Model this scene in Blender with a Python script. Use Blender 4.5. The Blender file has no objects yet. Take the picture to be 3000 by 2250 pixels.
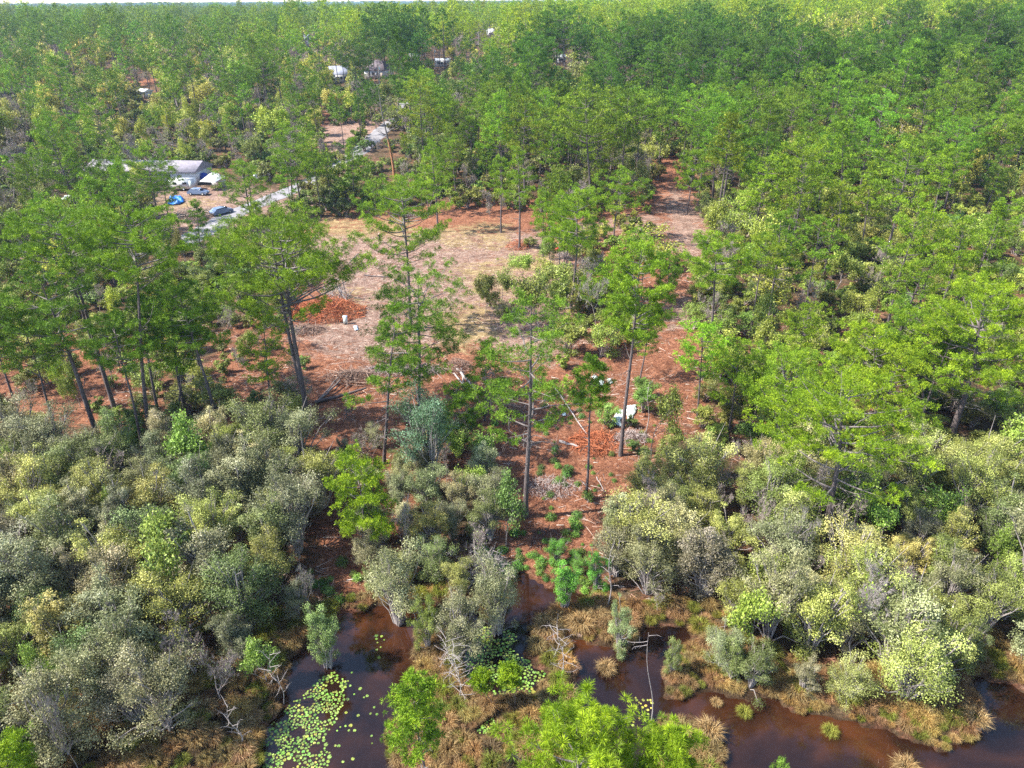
import bpy, math, random
import numpy as np
from mathutils import Matrix, Euler, Vector

SC = bpy.context.scene
COL = SC.collection
rng = np.random.default_rng(7)
random.seed(7)
D = math.radians

# ------------------------------------------------------------------ camera
CAM_H = 40.0
PITCH, ROLL = 28.3, 0.35
FPX = 2083.0                      # focal length in pixels of the 3000 px wide photograph
cd = bpy.data.cameras.new('camera')
cam = bpy.data.objects.new('camera', cd)
COL.objects.link(cam)
cd.sensor_width = 36.0
cd.lens = 36.0 * FPX / 3000.0
cd.clip_start = 0.5
cd.clip_end = 40000.0
cam.location = (0, 0, CAM_H)
MROT = Euler((D(90 - PITCH), 0, 0)).to_matrix() @ Matrix.Rotation(D(-ROLL), 3, 'Z')
cam.rotation_euler = MROT.to_euler()
SC.camera = cam

# ------------------------------------------------------------------ world, sun, exposure
SUN_EL, SUN_AZ = 47.0, 262.0      # azimuth: from the left of the picture, a touch behind the camera
w = bpy.data.worlds.new('World')
SC.world = w
w.use_nodes = True
wn = w.node_tree
sky = wn.nodes.new('ShaderNodeTexSky')
sky.sky_type = 'NISHITA'
sky.sun_disc = False
sky.sun_elevation = D(SUN_EL)
sky.sun_rotation = D(SUN_AZ)
sky.air_density = 1.0
sky.dust_density = 0.6
wn.nodes['Background'].inputs['Strength'].default_value = 0.14
wn.links.new(sky.outputs[0], wn.nodes['Background'].inputs['Color'])
sd = bpy.data.lights.new('sun', 'SUN')
sd.energy = 4.5
sd.angle = D(0.55)
sd.color = (1.0, 0.95, 0.87)
sun = bpy.data.objects.new('sun', sd)
COL.objects.link(sun)
_az = D(SUN_AZ)
_sv = Vector((math.sin(_az) * math.cos(D(SUN_EL)), math.cos(_az) * math.cos(D(SUN_EL)), math.sin(D(SUN_EL))))
sun.rotation_euler = _sv.to_track_quat('Z', 'Y').to_euler()
sun.location = (-60, -10, 90)
SC.view_settings.view_transform = 'Standard'
SC.view_settings.look = 'None'
SC.view_settings.exposure = 1.45
SC.view_settings.gamma = 1.0
SC.view_settings.use_curve_mapping = False
SC.render.engine = 'CYCLES'
SC.cycles.max_bounces = 6
SC.cycles.diffuse_bounces = 3
SC.cycles.glossy_bounces = 2
SC.cycles.transmission_bounces = 3
SC.cycles.volume_bounces = 0
SC.cycles.use_denoising = False
SC.cycles.caustics_reflective = False
SC.cycles.caustics_refractive = False
SC.cycles.sample_clamp_indirect = 4.0

# ------------------------------------------------------------------ terrain and picking points on it
M = np.array(MROT)

def terrain(x, y):
    """flat round the pond, then a long rise to higher wooded ground"""
    x = np.asarray(x, float); y = np.asarray(y, float)
    d = np.hypot(x, y)
    t = np.minimum(np.maximum((y - 95) / 340, 0), 1); t = t * t * (3 - 2 * t)
    side = 1 / (1 + np.exp(-(x - 0.12 * y) / 70))
    z = t * (12.0 + 7.0 * side) - 9.0 * np.minimum(np.maximum((d - 900) / 1500, 0), 1) * side
    z = z + 3.2 * np.exp(-(((x - 330) / 160) ** 2 + ((y - 560) / 150) ** 2))
    z = z + np.clip((d - 700) / 2500, 0, 1) * 7.0 * (np.sin(x * 0.0021 + 1.3) * np.sin(y * 0.0017 + 0.4) + 0.35 * np.sin(y * 0.0052 + x * 0.001))
    return z

def ray(px, py):
    v = M @ np.array([(px - 1500) / FPX, -(py - 1125) / FPX, -1.0])
    return v

_T = np.concatenate([np.linspace(25, 700, 1400), np.geomspace(701, 14000, 500)])
def gp(px, py, z=0.0):
    """where the line of sight through a point of the photograph meets the ground"""
    v = ray(px, py); v = v / np.linalg.norm(v)
    X, Y = v[0] * _T, v[1] * _T
    H = CAM_H + v[2] * _T - terrain(X, Y) - z
    k = np.nonzero(H <= 0)[0]
    if len(k) == 0: t = _T[-1]
    else:
        k = max(1, k[0]); t = _T[k - 1] + (_T[k] - _T[k - 1]) * H[k - 1] / (H[k - 1] - H[k])
    x, y = v[0] * t, v[1] * t
    return np.array([x, y, float(terrain(x, y)) + z])

def gpy(px, py, Y):
    v = ray(px, py)
    t = Y / v[1]
    return np.array([v[0] * t, Y, CAM_H + v[2] * t])

def proj(P):
    P = np.atleast_2d(np.asarray(P, float)) - np.array([0, 0, CAM_H])
    q = P @ M
    dep = np.maximum(-q[:, 2], 1e-3)
    return np.stack([1500 + FPX * q[:, 0] / dep, 1125 - FPX * q[:, 1] / dep, -q[:, 2]], 1)

def gpoly(pts):
    return np.array([gp(a, b)[:2] for a, b in pts])

def inpoly(poly, X, Y):
    X = np.asarray(X, float); Y = np.asarray(Y, float)
    c = np.zeros(X.shape, bool)
    n = len(poly)
    j = n - 1
    for i in range(n):
        xi, yi = poly[i]; xj, yj = poly[j]
        m = ((yi > Y) != (yj > Y)) & (X < (xj - xi) * (Y - yi) / ((yj - yi) if yj != yi else 1e-9) + xi)
        c ^= m
        j = i
    return c

def segdist(pts, X, Y, closed=True):
    d = np.full(np.shape(X), 1e9)
    n = len(pts)
    for i in range(n if closed else n - 1):
        ax, ay = pts[i][:2]; bx, by = pts[(i + 1) % n][:2]
        vx, vy = bx - ax, by - ay
        t = np.clip(((X - ax) * vx + (Y - ay) * vy) / (vx * vx + vy * vy + 1e-9), 0, 1)
        d = np.minimum(d, np.hypot(X - ax - t * vx, Y - ay - t * vy))
    return d

WATER = [gpoly(p) for p in (
    [(700, 2450), (790, 2130), (815, 2050), (850, 1990), (855, 1930), (900, 1880), (960, 1835), (1010, 1800), (1100, 1775), (1190, 1785), (1250, 1765), (1300, 1780), (1235, 1850), (1212, 1900), (1215, 1960), (1190, 2010), (1180, 2060), (1145, 2120), (1130, 2180), (1150, 2250), (1160, 2450)],
    [(1490, 1695), (1530, 1670), (1570, 1700), (1640, 1730), (1720, 1735), (1745, 1752), (1690, 1772), (1610, 1795), (1565, 1830), (1545, 1870), (1545, 1930), (1600, 1970), (1600, 2030), (1500, 2045), (1440, 2040), (1370, 1990), (1345, 1940), (1370, 1880), (1400, 1830), (1470, 1800), (1492, 1750)],
    [(1270, 1765), (1420, 1800), (1420, 1850), (1270, 1815)],
    [(1680, 1870), (1720, 1880), (1790, 1900), (1850, 1890), (1900, 1840), (1960, 1825), (2010, 1850), (2030, 1890), (1975, 1915), (1940, 1960), (1940, 2050), (2010, 2060), (2010, 2110), (1935, 2110), (1925, 2130), (1930, 2250), (1940, 2450), (1750, 2450), (1710, 2150), (1680, 2010), (1690, 1960), (1660, 1920)],
    [(1390, 2120), (1450, 2110), (1455, 2160), (1390, 2170)],
    [(2000, 2040), (2110, 2030), (2190, 2050), (2270, 2040), (2290, 2070), (2400, 2100), (2490, 2110), (2560, 2125), (2620, 2160), (2680, 2180), (2780, 2190), (2860, 2160), (2880, 2110), (2860, 2050), (2830, 2010), (2840, 1980), (2920, 1990), (3000, 2030), (3250, 2080), (3500, 2600), (2120, 2600), (2130, 2250), (2120, 2180), (2060, 2115), (2005, 2085)],
)]

class Grid:
    """a field sampled once on a grid and then looked up"""
    def __init__(s, fn, x0, x1, y0, y1, st, outside):
        s.x0, s.y0, s.st, s.out = x0, y0, st, outside
        xs = np.arange(x0, x1 + st, st); ys = np.arange(y0, y1 + st, st)
        X, Y = np.meshgrid(xs, ys); s.g = fn(X.ravel(), Y.ravel()).reshape(X.shape)
    def __call__(s, X, Y):
        X = np.asarray(X, float); Y = np.asarray(Y, float)
        u = (X - s.x0) / s.st; v = (Y - s.y0) / s.st
        H, W = s.g.shape
        ok = (u >= 0) & (v >= 0) & (u < W - 1.001) & (v < H - 1.001)
        u = np.minimum(np.maximum(u, 0), W - 1.001); v = np.minimum(np.maximum(v, 0), H - 1.001)
        i = u.astype(int); j = v.astype(int); a = u - i; b = v - j
        r = (s.g[j, i] * (1 - a) + s.g[j, i + 1] * a) * (1 - b) + (s.g[j + 1, i] * (1 - a) + s.g[j + 1, i + 1] * a) * b
        return np.where(ok, r, s.out)

def water_sd0(X, Y):
    """distance to the shore: negative on the water"""
    X = np.asarray(X, float); Y = np.asarray(Y, float)
    wob = 0.35 * np.sin(X * 2.1 + Y * 1.3) + 0.25 * np.sin(Y * 3.7 - X * 1.9)
    best = np.full(X.shape, 1e9)
    for p in WATER:
        d = segdist(p, X, Y)
        d = np.where(inpoly(p, X, Y), -d, d)
        best = np.minimum(best, d)
    return best + wob * 0.6
water_sd = Grid(water_sd0, -76, 78, 8, 78, 0.3, 30.0)

ROAD_PX = [(520, 745), (600, 702), (690, 645), (800, 600), (905, 555), (985, 510), (1060, 455), (1112, 405), (1160, 365), (1185, 335), (1196, 305), (1190, 275), (1210, 240)]
ROAD = np.array([gp(a, b)[:2] for a, b in ROAD_PX])
def _smooth(P, n):
    for _ in range(n):
        Q = [P[0]]
        for i in range(len(P) - 1):
            Q += [P[i] * .75 + P[i + 1] * .25, P[i] * .25 + P[i + 1] * .75]
        Q.append(P[-1]); P = np.array(Q)
    return P
ROADC = _smooth(ROAD, 3)
road_d = Grid(lambda X, Y: segdist(ROADC[::3], X, Y, False), -150, 40, 100, 420, 1.0, 99.0)

def hnoise(X, Y):
    return (0.09 * np.sin(X * 0.9 + 1.7 * np.sin(Y * 0.31)) * np.sin(Y * 0.8 + 1.3 * np.sin(X * 0.37))
            + 0.05 * np.sin(X * 2.3 + Y * 1.1) * np.sin(Y * 2.9 - X * 0.7))

def ground_z(X, Y, road=True):
    X = np.asarray(X, float); Y = np.asarray(Y, float)
    z = terrain(X, Y)
    near = (np.abs(X) < 75) & (Y < 75)
    sdv = np.full(X.shape, 30.0)
    if near.any():
        sdv[near] = water_sd(X[near], Y[near])
    land = 0.12 + 0.55 * np.clip(sdv / 5.0, 0, 1) + 0.8 * np.clip((Y - 42) / 40, 0, 1)
    bed = -0.9 * np.clip(-sdv / 0.8, 0, 1) + 0.12
    z = z + np.where(sdv > 0, land, bed)
    amp = np.clip(sdv / 3, 0, 1) * np.clip(1 - (Y - 200) / 200, 0, 1)
    rd = np.clip((road_d(X, Y) - 3.2) / 3, 0, 1) if road else 1.0
    z = z + hnoise(X, Y) * amp * rd
    return z
def gz(x, y):
    return float(ground_z(np.array([x]), np.array([y]))[0])

# ------------------------------------------------------------------ materials
def new_mat(name):
    m = bpy.data.materials.new(name); m.use_nodes = True
    nt = m.node_tree
    b = nt.nodes['Principled BSDF']
    return m, nt, b

def N(nt, t, **kw):
    n = nt.nodes.new(t)
    for k, v in kw.items():
        if k.startswith('i_'):
            n.inputs[k[2:]].default_value = v
        else:
            setattr(n, k, v)
    return n

def ramp(nt, fac, stops):
    r = nt.nodes.new('ShaderNodeValToRGB')
    e = r.color_ramp.elements
    e[0].position, e[0].color = stops[0][0], (*stops[0][1], 1)
    e[1].position, e[1].color = stops[1][0], (*stops[1][1], 1)
    for p, c in stops[2:]:
        q = e.new(p); q.color = (*c, 1)
    nt.links.new(fac, r.inputs[0])
    return r.outputs[0]

def mixc(nt, fac, a, b, mode='MIX'):
    m = nt.nodes.new('ShaderNodeMix'); m.data_type = 'RGBA'; m.blend_type = mode
    for s, v in ((m.inputs[0], fac), (m.inputs[6], a), (m.inputs[7], b)):
        if isinstance(v, (int, float)): s.default_value = v
        elif isinstance(v, tuple): s.default_value = (*v, 1) if len(v) == 3 else v
        else: nt.links.new(v, s)
    return m.outputs[2]

def leaf_mat(name, stops, rough=0.5, spec=0.4, trans=0.3, far=False):
    """colour = ramp over the per-leaf tone, times the colour of the plant it is on"""
    m, nt, b = new_mat(name)
    at = N(nt, 'ShaderNodeAttribute', attribute_name='tone')
    c = ramp(nt, at.outputs['Fac'], stops)
    if far:
        ti = N(nt, 'ShaderNodeAttribute', attribute_name='tint', attribute_type='INSTANCER').outputs['Color']
    else:
        ti = N(nt, 'ShaderNodeObjectInfo').outputs['Color']
    c = mixc(nt, 1.0, c, ti, 'MULTIPLY')
    nt.links.new(c, b.inputs['Base Color'])
    b.inputs['Roughness'].default_value = rough
    b.inputs['Specular IOR Level'].default_value = spec
    if trans > 0:
        tr = N(nt, 'ShaderNodeBsdfTranslucent')
        nt.links.new(c, tr.inputs['Color'])
        mx = N(nt, 'ShaderNodeMixShader'); mx.inputs[0].default_value = trans
        nt.links.new(b.outputs[0], mx.inputs[1]); nt.links.new(tr.outputs[0], mx.inputs[2])
        nt.links.new(mx.outputs[0], nt.nodes['Material Output'].inputs['Surface'])
    return m

PINE = [(0.0, (0.040, 0.090, 0.008)), (1.0, (0.31, 0.44, 0.03)), (0.5, (0.135, 0.235, 0.014))]
BAY = [(0.0, (0.06, 0.070, 0.030)), (0.5, (0.215, 0.225, 0.115)), (1.0, (0.62, 0.61, 0.45)), (0.78, (0.40, 0.40, 0.235))]
LEAF = [(0.0, (0.075, 0.10, 0.025)), (0.5, (0.19, 0.235, 0.065)), (1.0, (0.40, 0.44, 0.17))]
MATS = {}
for far in (False, True):
    s = '_far' if far else ''
    MATS['pine' + s] = leaf_mat('pine needles' + s, PINE, 0.6, 0.22, 0.14, far)
    MATS['bay' + s] = leaf_mat('bay leaves' + s, BAY, 0.55, 0.35, 0.2, far)
    MATS['leaf' + s] = leaf_mat('spring leaves' + s, LEAF, 0.5, 0.35, 0.22, far)

def bark_mat(name, c1, c2, c3, far=False):
    m, nt, b = new_mat(name)
    tc = N(nt, 'ShaderNodeTexCoord')
    mp = N(nt, 'ShaderNodeMapping'); mp.inputs['Scale'].default_value = (7, 7, 1.6)
    nt.links.new(tc.outputs['Object'], mp.inputs[0])
    n1 = N(nt, 'ShaderNodeTexNoise', i_Scale=2.2, i_Detail=5.0, i_Roughness=0.7)
    nt.links.new(mp.outputs[0], n1.inputs['Vector'])
    c = ramp(nt, n1.outputs[0], [(0.3, c1), (0.7, c3), (0.5, c2)])
    nt.links.new(c, b.inputs['Base Color'])
    b.inputs['Roughness'].default_value = 0.9
    bp = N(nt, 'ShaderNodeBump', i_Strength=0.8, i_Distance=0.05)
    nt.links.new(n1.outputs[0], bp.inputs['Height']); nt.links.new(bp.outputs[0], b.inputs['Normal'])
    return m
MATS['bark'] = bark_mat('pine bark', (0.035, 0.028, 0.028), (0.10, 0.078, 0.075), (0.22, 0.175, 0.165))
MATS['limb'] = bark_mat('grey limb bark', (0.07, 0.058, 0.055), (0.16, 0.135, 0.125), (0.30, 0.26, 0.24))
MATS['pale'] = bark_mat('pale bare bark', (0.17, 0.145, 0.135), (0.33, 0.285, 0.265), (0.50, 0.45, 0.42))
MATS['bare'] = bark_mat('grey brown twigs', (0.18, 0.135, 0.12), (0.36, 0.29, 0.265), (0.55, 0.47, 0.43))
MATS['redroot'] = bark_mat('red brown dead brush', (0.10, 0.03, 0.015), (0.42, 0.12, 0.045), (0.62, 0.28, 0.14))
MATS['brush'] = bark_mat('brown dead brush', (0.10, 0.06, 0.045), (0.25, 0.16, 0.12), (0.48, 0.36, 0.28))
MATS['snag'] = bark_mat('orange stripped trunk', (0.20, 0.07, 0.03), (0.40, 0.17, 0.07), (0.5, 0.3, 0.18))

def plain(name, col, rough=0.6, noise=0.12, scale=3.0, metal=0.0, spec=0.5):
    m, nt, b = new_mat(name)
    tc = N(nt, 'ShaderNodeTexCoord')
    n1 = N(nt, 'ShaderNodeTexNoise', i_Scale=scale, i_Detail=6.0, i_Roughness=0.65)
    nt.links.new(tc.outputs['Object'], n1.inputs['Vector'])
    lo = tuple(max(0, c * (1 - noise * 2)) for c in col); hi = tuple(min(1, c * (1 + noise)) for c in col)
    nt.links.new(ramp(nt, n1.outputs[0], [(0.3, lo), (0.7, hi)]), b.inputs['Base Color'])
    b.inputs['Roughness'].default_value = rough
    b.inputs['Metallic'].default_value = metal
    b.inputs['Specular IOR Level'].default_value = spec
    return m

def tussock_mat():
    m = leaf_mat('tan marsh grass', [(0.0, (0.20, 0.11, 0.04)), (0.5, (0.42, 0.27, 0.11)), (1.0, (0.66, 0.50, 0.25))], 0.7, 0.2, 0.25)
    return m
MATS['grass'] = tussock_mat()
MATS['pad'] = leaf_mat('lily pad leaf', [(0.0, (0.08, 0.16, 0.03)), (0.6, (0.17, 0.29, 0.055)), (1.0, (0.34, 0.38, 0.11)), (0.97, (0.30, 0.35, 0.09))], 0.35, 0.5, 0.15)

def ground_mat():
    m, nt, b = new_mat('forest floor')
    L = nt.links.new
    tc = N(nt, 'ShaderNodeTexCoord')
    def noise(scale, det=8.0, rough=0.65, dist=0.0, vec=None):
        n = N(nt, 'ShaderNodeTexNoise', i_Scale=scale, i_Detail=det, i_Roughness=rough, i_Distortion=dist)
        L(vec if vec else tc.outputs['Object'], n.inputs['Vector']); return n.outputs[0]
    mp = N(nt, 'ShaderNodeMapping'); mp.inputs['Scale'].default_value = (1, 2.3, 1); mp.inputs['Rotation'].default_value = (0, 0, 0.35)
    L(tc.outputs['Object'], mp.inputs[0])
    fine = noise(3.1, 9, 0.75, 1.2)
    streak = noise(1.4, 8, 0.72, 1.6, mp.outputs[0])
    big2 = noise(0.55, 7, 0.7, .5)
    mid = noise(0.33, 9, 0.72, 1.0, mp.outputs[0])
    straw = ramp(nt, fine, [(0.30, (0.06, 0.025, 0.016)), (0.70, (0.62, 0.39, 0.26)), (0.45, (0.23, 0.092, 0.05)), (0.56, (0.41, 0.185, 0.10))])
    sandc = ramp(nt, streak, [(0.33, (0.10, 0.05, 0.035)), (0.72, (0.62, 0.52, 0.42)), (0.44, (0.27, 0.155, 0.11)), (0.56, (0.44, 0.32, 0.25))])
    duff = ramp(nt, fine, [(0.32, (0.035, 0.024, 0.014)), (0.7, (0.26, 0.19, 0.11)), (0.52, (0.12, 0.085, 0.045))])
    yel = ramp(nt, streak, [(0.35, (0.22, 0.13, 0.05)), (0.68, (0.58, 0.46, 0.24))])
    def attr(n): return N(nt, 'ShaderNodeAttribute', attribute_name=n).outputs['Fac']
    def soft(a, nz, k=1.1):
        # break a painted mask up with noise so its edge is ragged
        ad = N(nt, 'ShaderNodeMath', operation='MULTIPLY_ADD'); L(nz, ad.inputs[0]); ad.inputs[1].default_value = k; ad.inputs[2].default_value = -k * 0.5
        s2 = N(nt, 'ShaderNodeMath', operation='ADD'); L(a, s2.inputs[0]); L(ad.outputs[0], s2.inputs[1])
        mr = N(nt, 'ShaderNodeMapRange', interpolation_type='SMOOTHSTEP'); L(s2.outputs[0], mr.inputs['Value'])
        mr.inputs['From Min'].default_value = 0.3; mr.inputs['From Max'].default_value = 0.7
        return mr.outputs[0]
    c = mixc(nt, soft(attr('straw'), mid, 2.2), duff, straw)
    c = mixc(nt, soft(attr('sand'), mid, 3.4), c, sandc)
    c = mixc(nt, soft(attr('yellow'), mid, 2.6), c, yel)
    c = mixc(nt, 1.0, c, ramp(nt, big2, [(0.36, (0.62, 0.58, 0.56)), (0.62, (1.12, 1.1, 1.1))]), 'MULTIPLY')
    wet = attr('wet')
    c = mixc(nt, wet, c, (0.05, 0.022, 0.012))
    L(c, b.inputs['Base Color'])
    b.inputs['Roughness'].default_value = 0.95
    b.inputs['Specular IOR Level'].default_value = 0.15
    bp = N(nt, 'ShaderNodeBump', i_Strength=1.0, i_Distance=0.22); L(fine, bp.inputs['Height'])
    bp2 = N(nt, 'ShaderNodeBump', i_Strength=0.9, i_Distance=0.35); L(streak, bp2.inputs['Height']); L(bp.outputs[0], bp2.inputs['Normal'])
    L(bp2.outputs[0], b.inputs['Normal'])
    return m

def water_mat():
    m, nt, b = new_mat('tea brown water')
    L = nt.links.new
    tc = N(nt, 'ShaderNodeTexCoord')
    n1 = N(nt, 'ShaderNodeTexNoise', i_Scale=0.16, i_Detail=5.0, i_Roughness=0.55, i_Distortion=0.6)
    L(tc.outputs['Object'], n1.inputs['Vector'])
    c = ramp(nt, n1.outputs[0], [(0.35, (0.005, 0.003, 0.003)), (0.74, (0.080, 0.027, 0.010)), (0.52, (0.022, 0.009, 0.005))])
    L(c, b.inputs['Base Color'])
    b.inputs['Roughness'].default_value = 0.03
    b.inputs['IOR'].default_value = 1.33
    b.inputs['Specular IOR Level'].default_value = 1.0
    n2 = N(nt, 'ShaderNodeTexNoise', i_Scale=4.0, i_Detail=3.0)
    L(tc.outputs['Object'], n2.inputs['Vector'])
    bp = N(nt, 'ShaderNodeBump', i_Strength=0.04, i_Distance=0.03); L(n2.outputs[0], bp.inputs['Height'])
    L(bp.outputs[0], b.inputs['Normal'])
    return m

def road_mat():
    m, nt, b = new_mat('worn grey road')
    tc = N(nt, 'ShaderNodeTexCoord')
    n1 = N(nt, 'ShaderNodeTexNoise', i_Scale=0.5, i_Detail=9.0, i_Roughness=0.7)
    nt.links.new(tc.outputs['Object'], n1.inputs['Vector'])
    nt.links.new(ramp(nt, n1.outputs[0], [(0.3, (0.13, 0.12, 0.125)), (0.7, (0.34, 0.32, 0.325))]), b.inputs['Base Color'])
    b.inputs['Roughness'].default_value = 0.85
    return m
MATS['ground'] = ground_mat(); MATS['water'] = water_mat(); MATS['road'] = road_mat()
MATS['roof_grey'] = plain('grey shingle roof', (0.27, 0.24, 0.27), 0.8, 0.18, 1.2)
MATS['roof_dark'] = plain('dark brown roof', (0.13, 0.10, 0.11), 0.8, 0.18, 1.2)
MATS['roof_blue'] = plain('pale blue grey roof', (0.30, 0.31, 0.38), 0.6, 0.12, 1.2)
MATS['white'] = plain('weathered white paint', (0.62, 0.62, 0.62), 0.5, 0.08, 1.0)
MATS['glass'] = plain('dark window glass', (0.03, 0.035, 0.045), 0.1, 0.1)
MATS['wood'] = plain('raw grey wood', (0.36, 0.29, 0.23), 0.85, 0.25, 6.0)
MATS['pole'] = plain('weathered pole wood', (0.42, 0.37, 0.34), 0.8, 0.2, 3.0)
MATS['blue'] = plain('bright blue tarp', (0.02, 0.20, 0.62), 0.45, 0.2, 2.0)
MATS['navy'] = plain('navy blue canvas', (0.01, 0.04, 0.28), 0.6, 0.1)
MATS['rubber'] = plain('black rubber', (0.02, 0.02, 0.02), 0.8, 0.1)
MATS['red'] = plain('faded red paint', (0.55, 0.04, 0.03), 0.45, 0.15)
MATS['sheet'] = plain('white plastic sheet', (0.66, 0.72, 0.68), 0.4, 0.12, 1.5)
MATS['paleblue'] = plain('pale blue plastic', (0.55, 0.68, 0.82), 0.4, 0.1)
MATS['carblue'] = plain('grey blue car paint', (0.18, 0.24, 0.36), 0.3, 0.05)
MATS['black'] = plain('black cloth', (0.018, 0.017, 0.022), 0.85, 0.1)
MATS['skin'] = plain('skin', (0.55, 0.36, 0.27), 0.6, 0.05)
MATS['hair'] = plain('grey hair', (0.55, 0.52, 0.52), 0.8, 0.1)
MATS['darkmetal'] = plain('dark steel', (0.05, 0.05, 0.055), 0.5, 0.1)

# ------------------------------------------------------------------ mesh helpers
class MB:
    """collects triangles and quads with a tone per face, then becomes one mesh"""
    def __init__(s):
        s.v = []; s.t = []; s.q = []; s.tt = []; s.qt = []; s.n = 0
    def add(s, V, F, tone=0.5):
        V = np.asarray(V, float).reshape(-1, 3); F = np.asarray(F, int)
        if len(F) == 0: return
        tn = np.broadcast_to(np.asarray(tone, float), (len(F),))
        if F.shape[1] == 3: s.t.append(F + s.n); s.tt.append(tn)
        else: s.q.append(F + s.n); s.qt.append(tn)
        s.v.append(V); s.n += len(V)
    def mesh(s, name, mat, smooth=False):
        me = bpy.data.meshes.new(name)
        V = np.concatenate(s.v) if s.v else np.zeros((0, 3))
        T = np.concatenate(s.t) if s.t else np.zeros((0, 3), int)
        Q = np.concatenate(s.q) if s.q else np.zeros((0, 4), int)
        tone = np.concatenate(s.tt + s.qt) if (s.tt or s.qt) else np.zeros(0)
        me.vertices.add(len(V)); me.vertices.foreach_set('co', V.astype(np.float32).ravel())
        li = np.concatenate([T.ravel(), Q.ravel()]).astype(np.int32)
        me.loops.add(len(li)); me.loops.foreach_set('vertex_index', li)
        tot = np.concatenate([np.full(len(T), 3), np.full(len(Q), 4)]).astype(np.int32)
        st = np.concatenate([[0], np.cumsum(tot)[:-1]]).astype(np.int32) if len(tot) else np.zeros(0, np.int32)
        me.polygons.add(len(tot)); me.polygons.foreach_set('loop_start', st)
        me.polygons.foreach_set('loop_total', tot)
        me.update(calc_edges=True)
        a = me.attributes.new('tone', 'FLOAT', 'FACE'); a.data.foreach_set('value', np.clip(tone, 0, 1).astype(np.float32))
        if smooth: me.polygons.foreach_set('use_smooth', np.ones(len(tot), bool))
        me.materials.append(mat)
        return me
    def tube(s, P, R, sides=6, tone=0.5, cap=True):
        P = np.asarray(P, float); n = len(P); R = np.broadcast_to(np.asarray(R, float), (n,))
        T = np.gradient(P, axis=0); T /= np.linalg.norm(T, axis=1)[:, None] + 1e-9
        ref = np.array([0, 1, 0.13]) if abs(T[0][2]) > 0.8 else np.array([0, 0, 1.0])
        U = np.cross(T, ref); U /= np.linalg.norm(U, axis=1)[:, None] + 1e-9
        W = np.cross(T, U)
        a = np.arange(sides) * 2 * np.pi / sides
        V = P[:, None] + R[:, None, None] * (np.cos(a)[None, :, None] * U[:, None] + np.sin(a)[None, :, None] * W[:, None])
        i = np.arange(n - 1)[:, None] * sides; j = np.arange(sides)[None]; k = (j + 1) % sides
        F = np.stack([i + j, i + k, i + sides + k, i + sides + j], -1).reshape(-1, 4)
        s.add(V, F, tone)
    def box(s, c, size, rot=0.0, tone=0.5, taper=1.0):
        x, y, z = np.array(size) / 2
        V = np.array([[-x, -y, -z], [x, -y, -z], [x, y, -z], [-x, y, -z], [-x * taper, -y * taper, z], [x * taper, -y * taper, z], [x * taper, y * taper, z], [-x * taper, y * taper, z]])
        cr, sr = math.cos(rot), math.sin(rot)
        V = V @ np.array([[cr, sr, 0], [-sr, cr, 0], [0, 0, 1]]) + np.array(c)
        s.add(V, [[0, 3, 2, 1], [4, 5, 6, 7], [0, 1, 5, 4], [1, 2, 6, 5], [2, 3, 7, 6], [3, 0, 4, 7]], tone)

def tag(o, label=None, cat=None, group=None, kind=None):
    if label: o['label'] = label
    if cat: o['category'] = cat
    if group: o['group'] = group
    if kind: o['kind'] = kind
    return o

def obj(name, me, parent=None, loc=None, color=None):
    o = bpy.data.objects.new(name, me); COL.objects.link(o)
    if parent: o.parent = parent
    if loc is not None: o.location = loc
    if color is not None: o.color = (*color, 1)
    return o

def empty(name, loc, label, cat, group=None, rz=0.0, scale=None):
    o = bpy.data.objects.new(name, None); COL.objects.link(o)
    o.empty_display_size = 0.5
    o.location = loc; o.rotation_euler = (0, 0, rz)
    if scale is not None: o.scale = scale if hasattr(scale, '__len__') else (scale,) * 3
    return tag(o, label, cat, group)

def unit(v):
    v = np.asarray(v, float); return v / (np.linalg.norm(v, axis=-1, keepdims=True) + 1e-9)

# ------------------------------------------------------------------ foliage builders
def blades(mb, C, A, r, per, wid, R, spread=0.75, ptone=None):
    """bursts of needles: every tuft is PER thin triangles fanning out from its centre"""
    n = len(C)
    if n == 0: return
    C = np.repeat(C, per, 0); A = np.repeat(A, per, 0)
    d = unit(A * 0.55 + R.normal(size=(n * per, 3)) * spread)
    L = np.repeat(R.uniform(0.8, 1.2, n), per) * r * R.uniform(0.65, 1.1, n * per)
    b = C + d * (L * 0.08)[:, None]
    s = unit(np.cross(d, R.normal(size=(n * per, 3))))
    w = wid * R.uniform(0.7, 1.2, n * per)
    m = b + d * (L * 0.42)[:, None]
    V = np.stack([m - s * w[:, None], m + s * w[:, None], b + d * L[:, None]], 1)
    V[:, 0] = np.where(R.random((n * per, 1)) < .5, b, V[:, 0])
    F = np.arange(n * per)[:, None] * 3 + np.arange(3)[None]
    tone = np.repeat(np.clip(R.normal(0.5, 0.13, n) + (0 if ptone is None else ptone), 0, 1), per) + R.normal(0, 0.09, n * per)
    mb.add(V.reshape(-1, 3), F, np.clip(tone, 0.02, 0.98))

def leaves(mb, C, Nn, size, R, tone, asp=0.5):
    n = len(C)
    if n == 0: return
    u = unit(np.cross(Nn, R.normal(size=(n, 3)))); v = np.cross(unit(Nn), u)
    s = size * R.uniform(0.65, 1.25, n)[:, None]
    V = np.stack([C - u * s, C - v * s * asp, C + u * s, C + v * s * asp], 1)
    F = np.arange(n)[:, None] * 4 + np.arange(4)[None]
    mb.add(V.reshape(-1, 3), F, tone)

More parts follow.
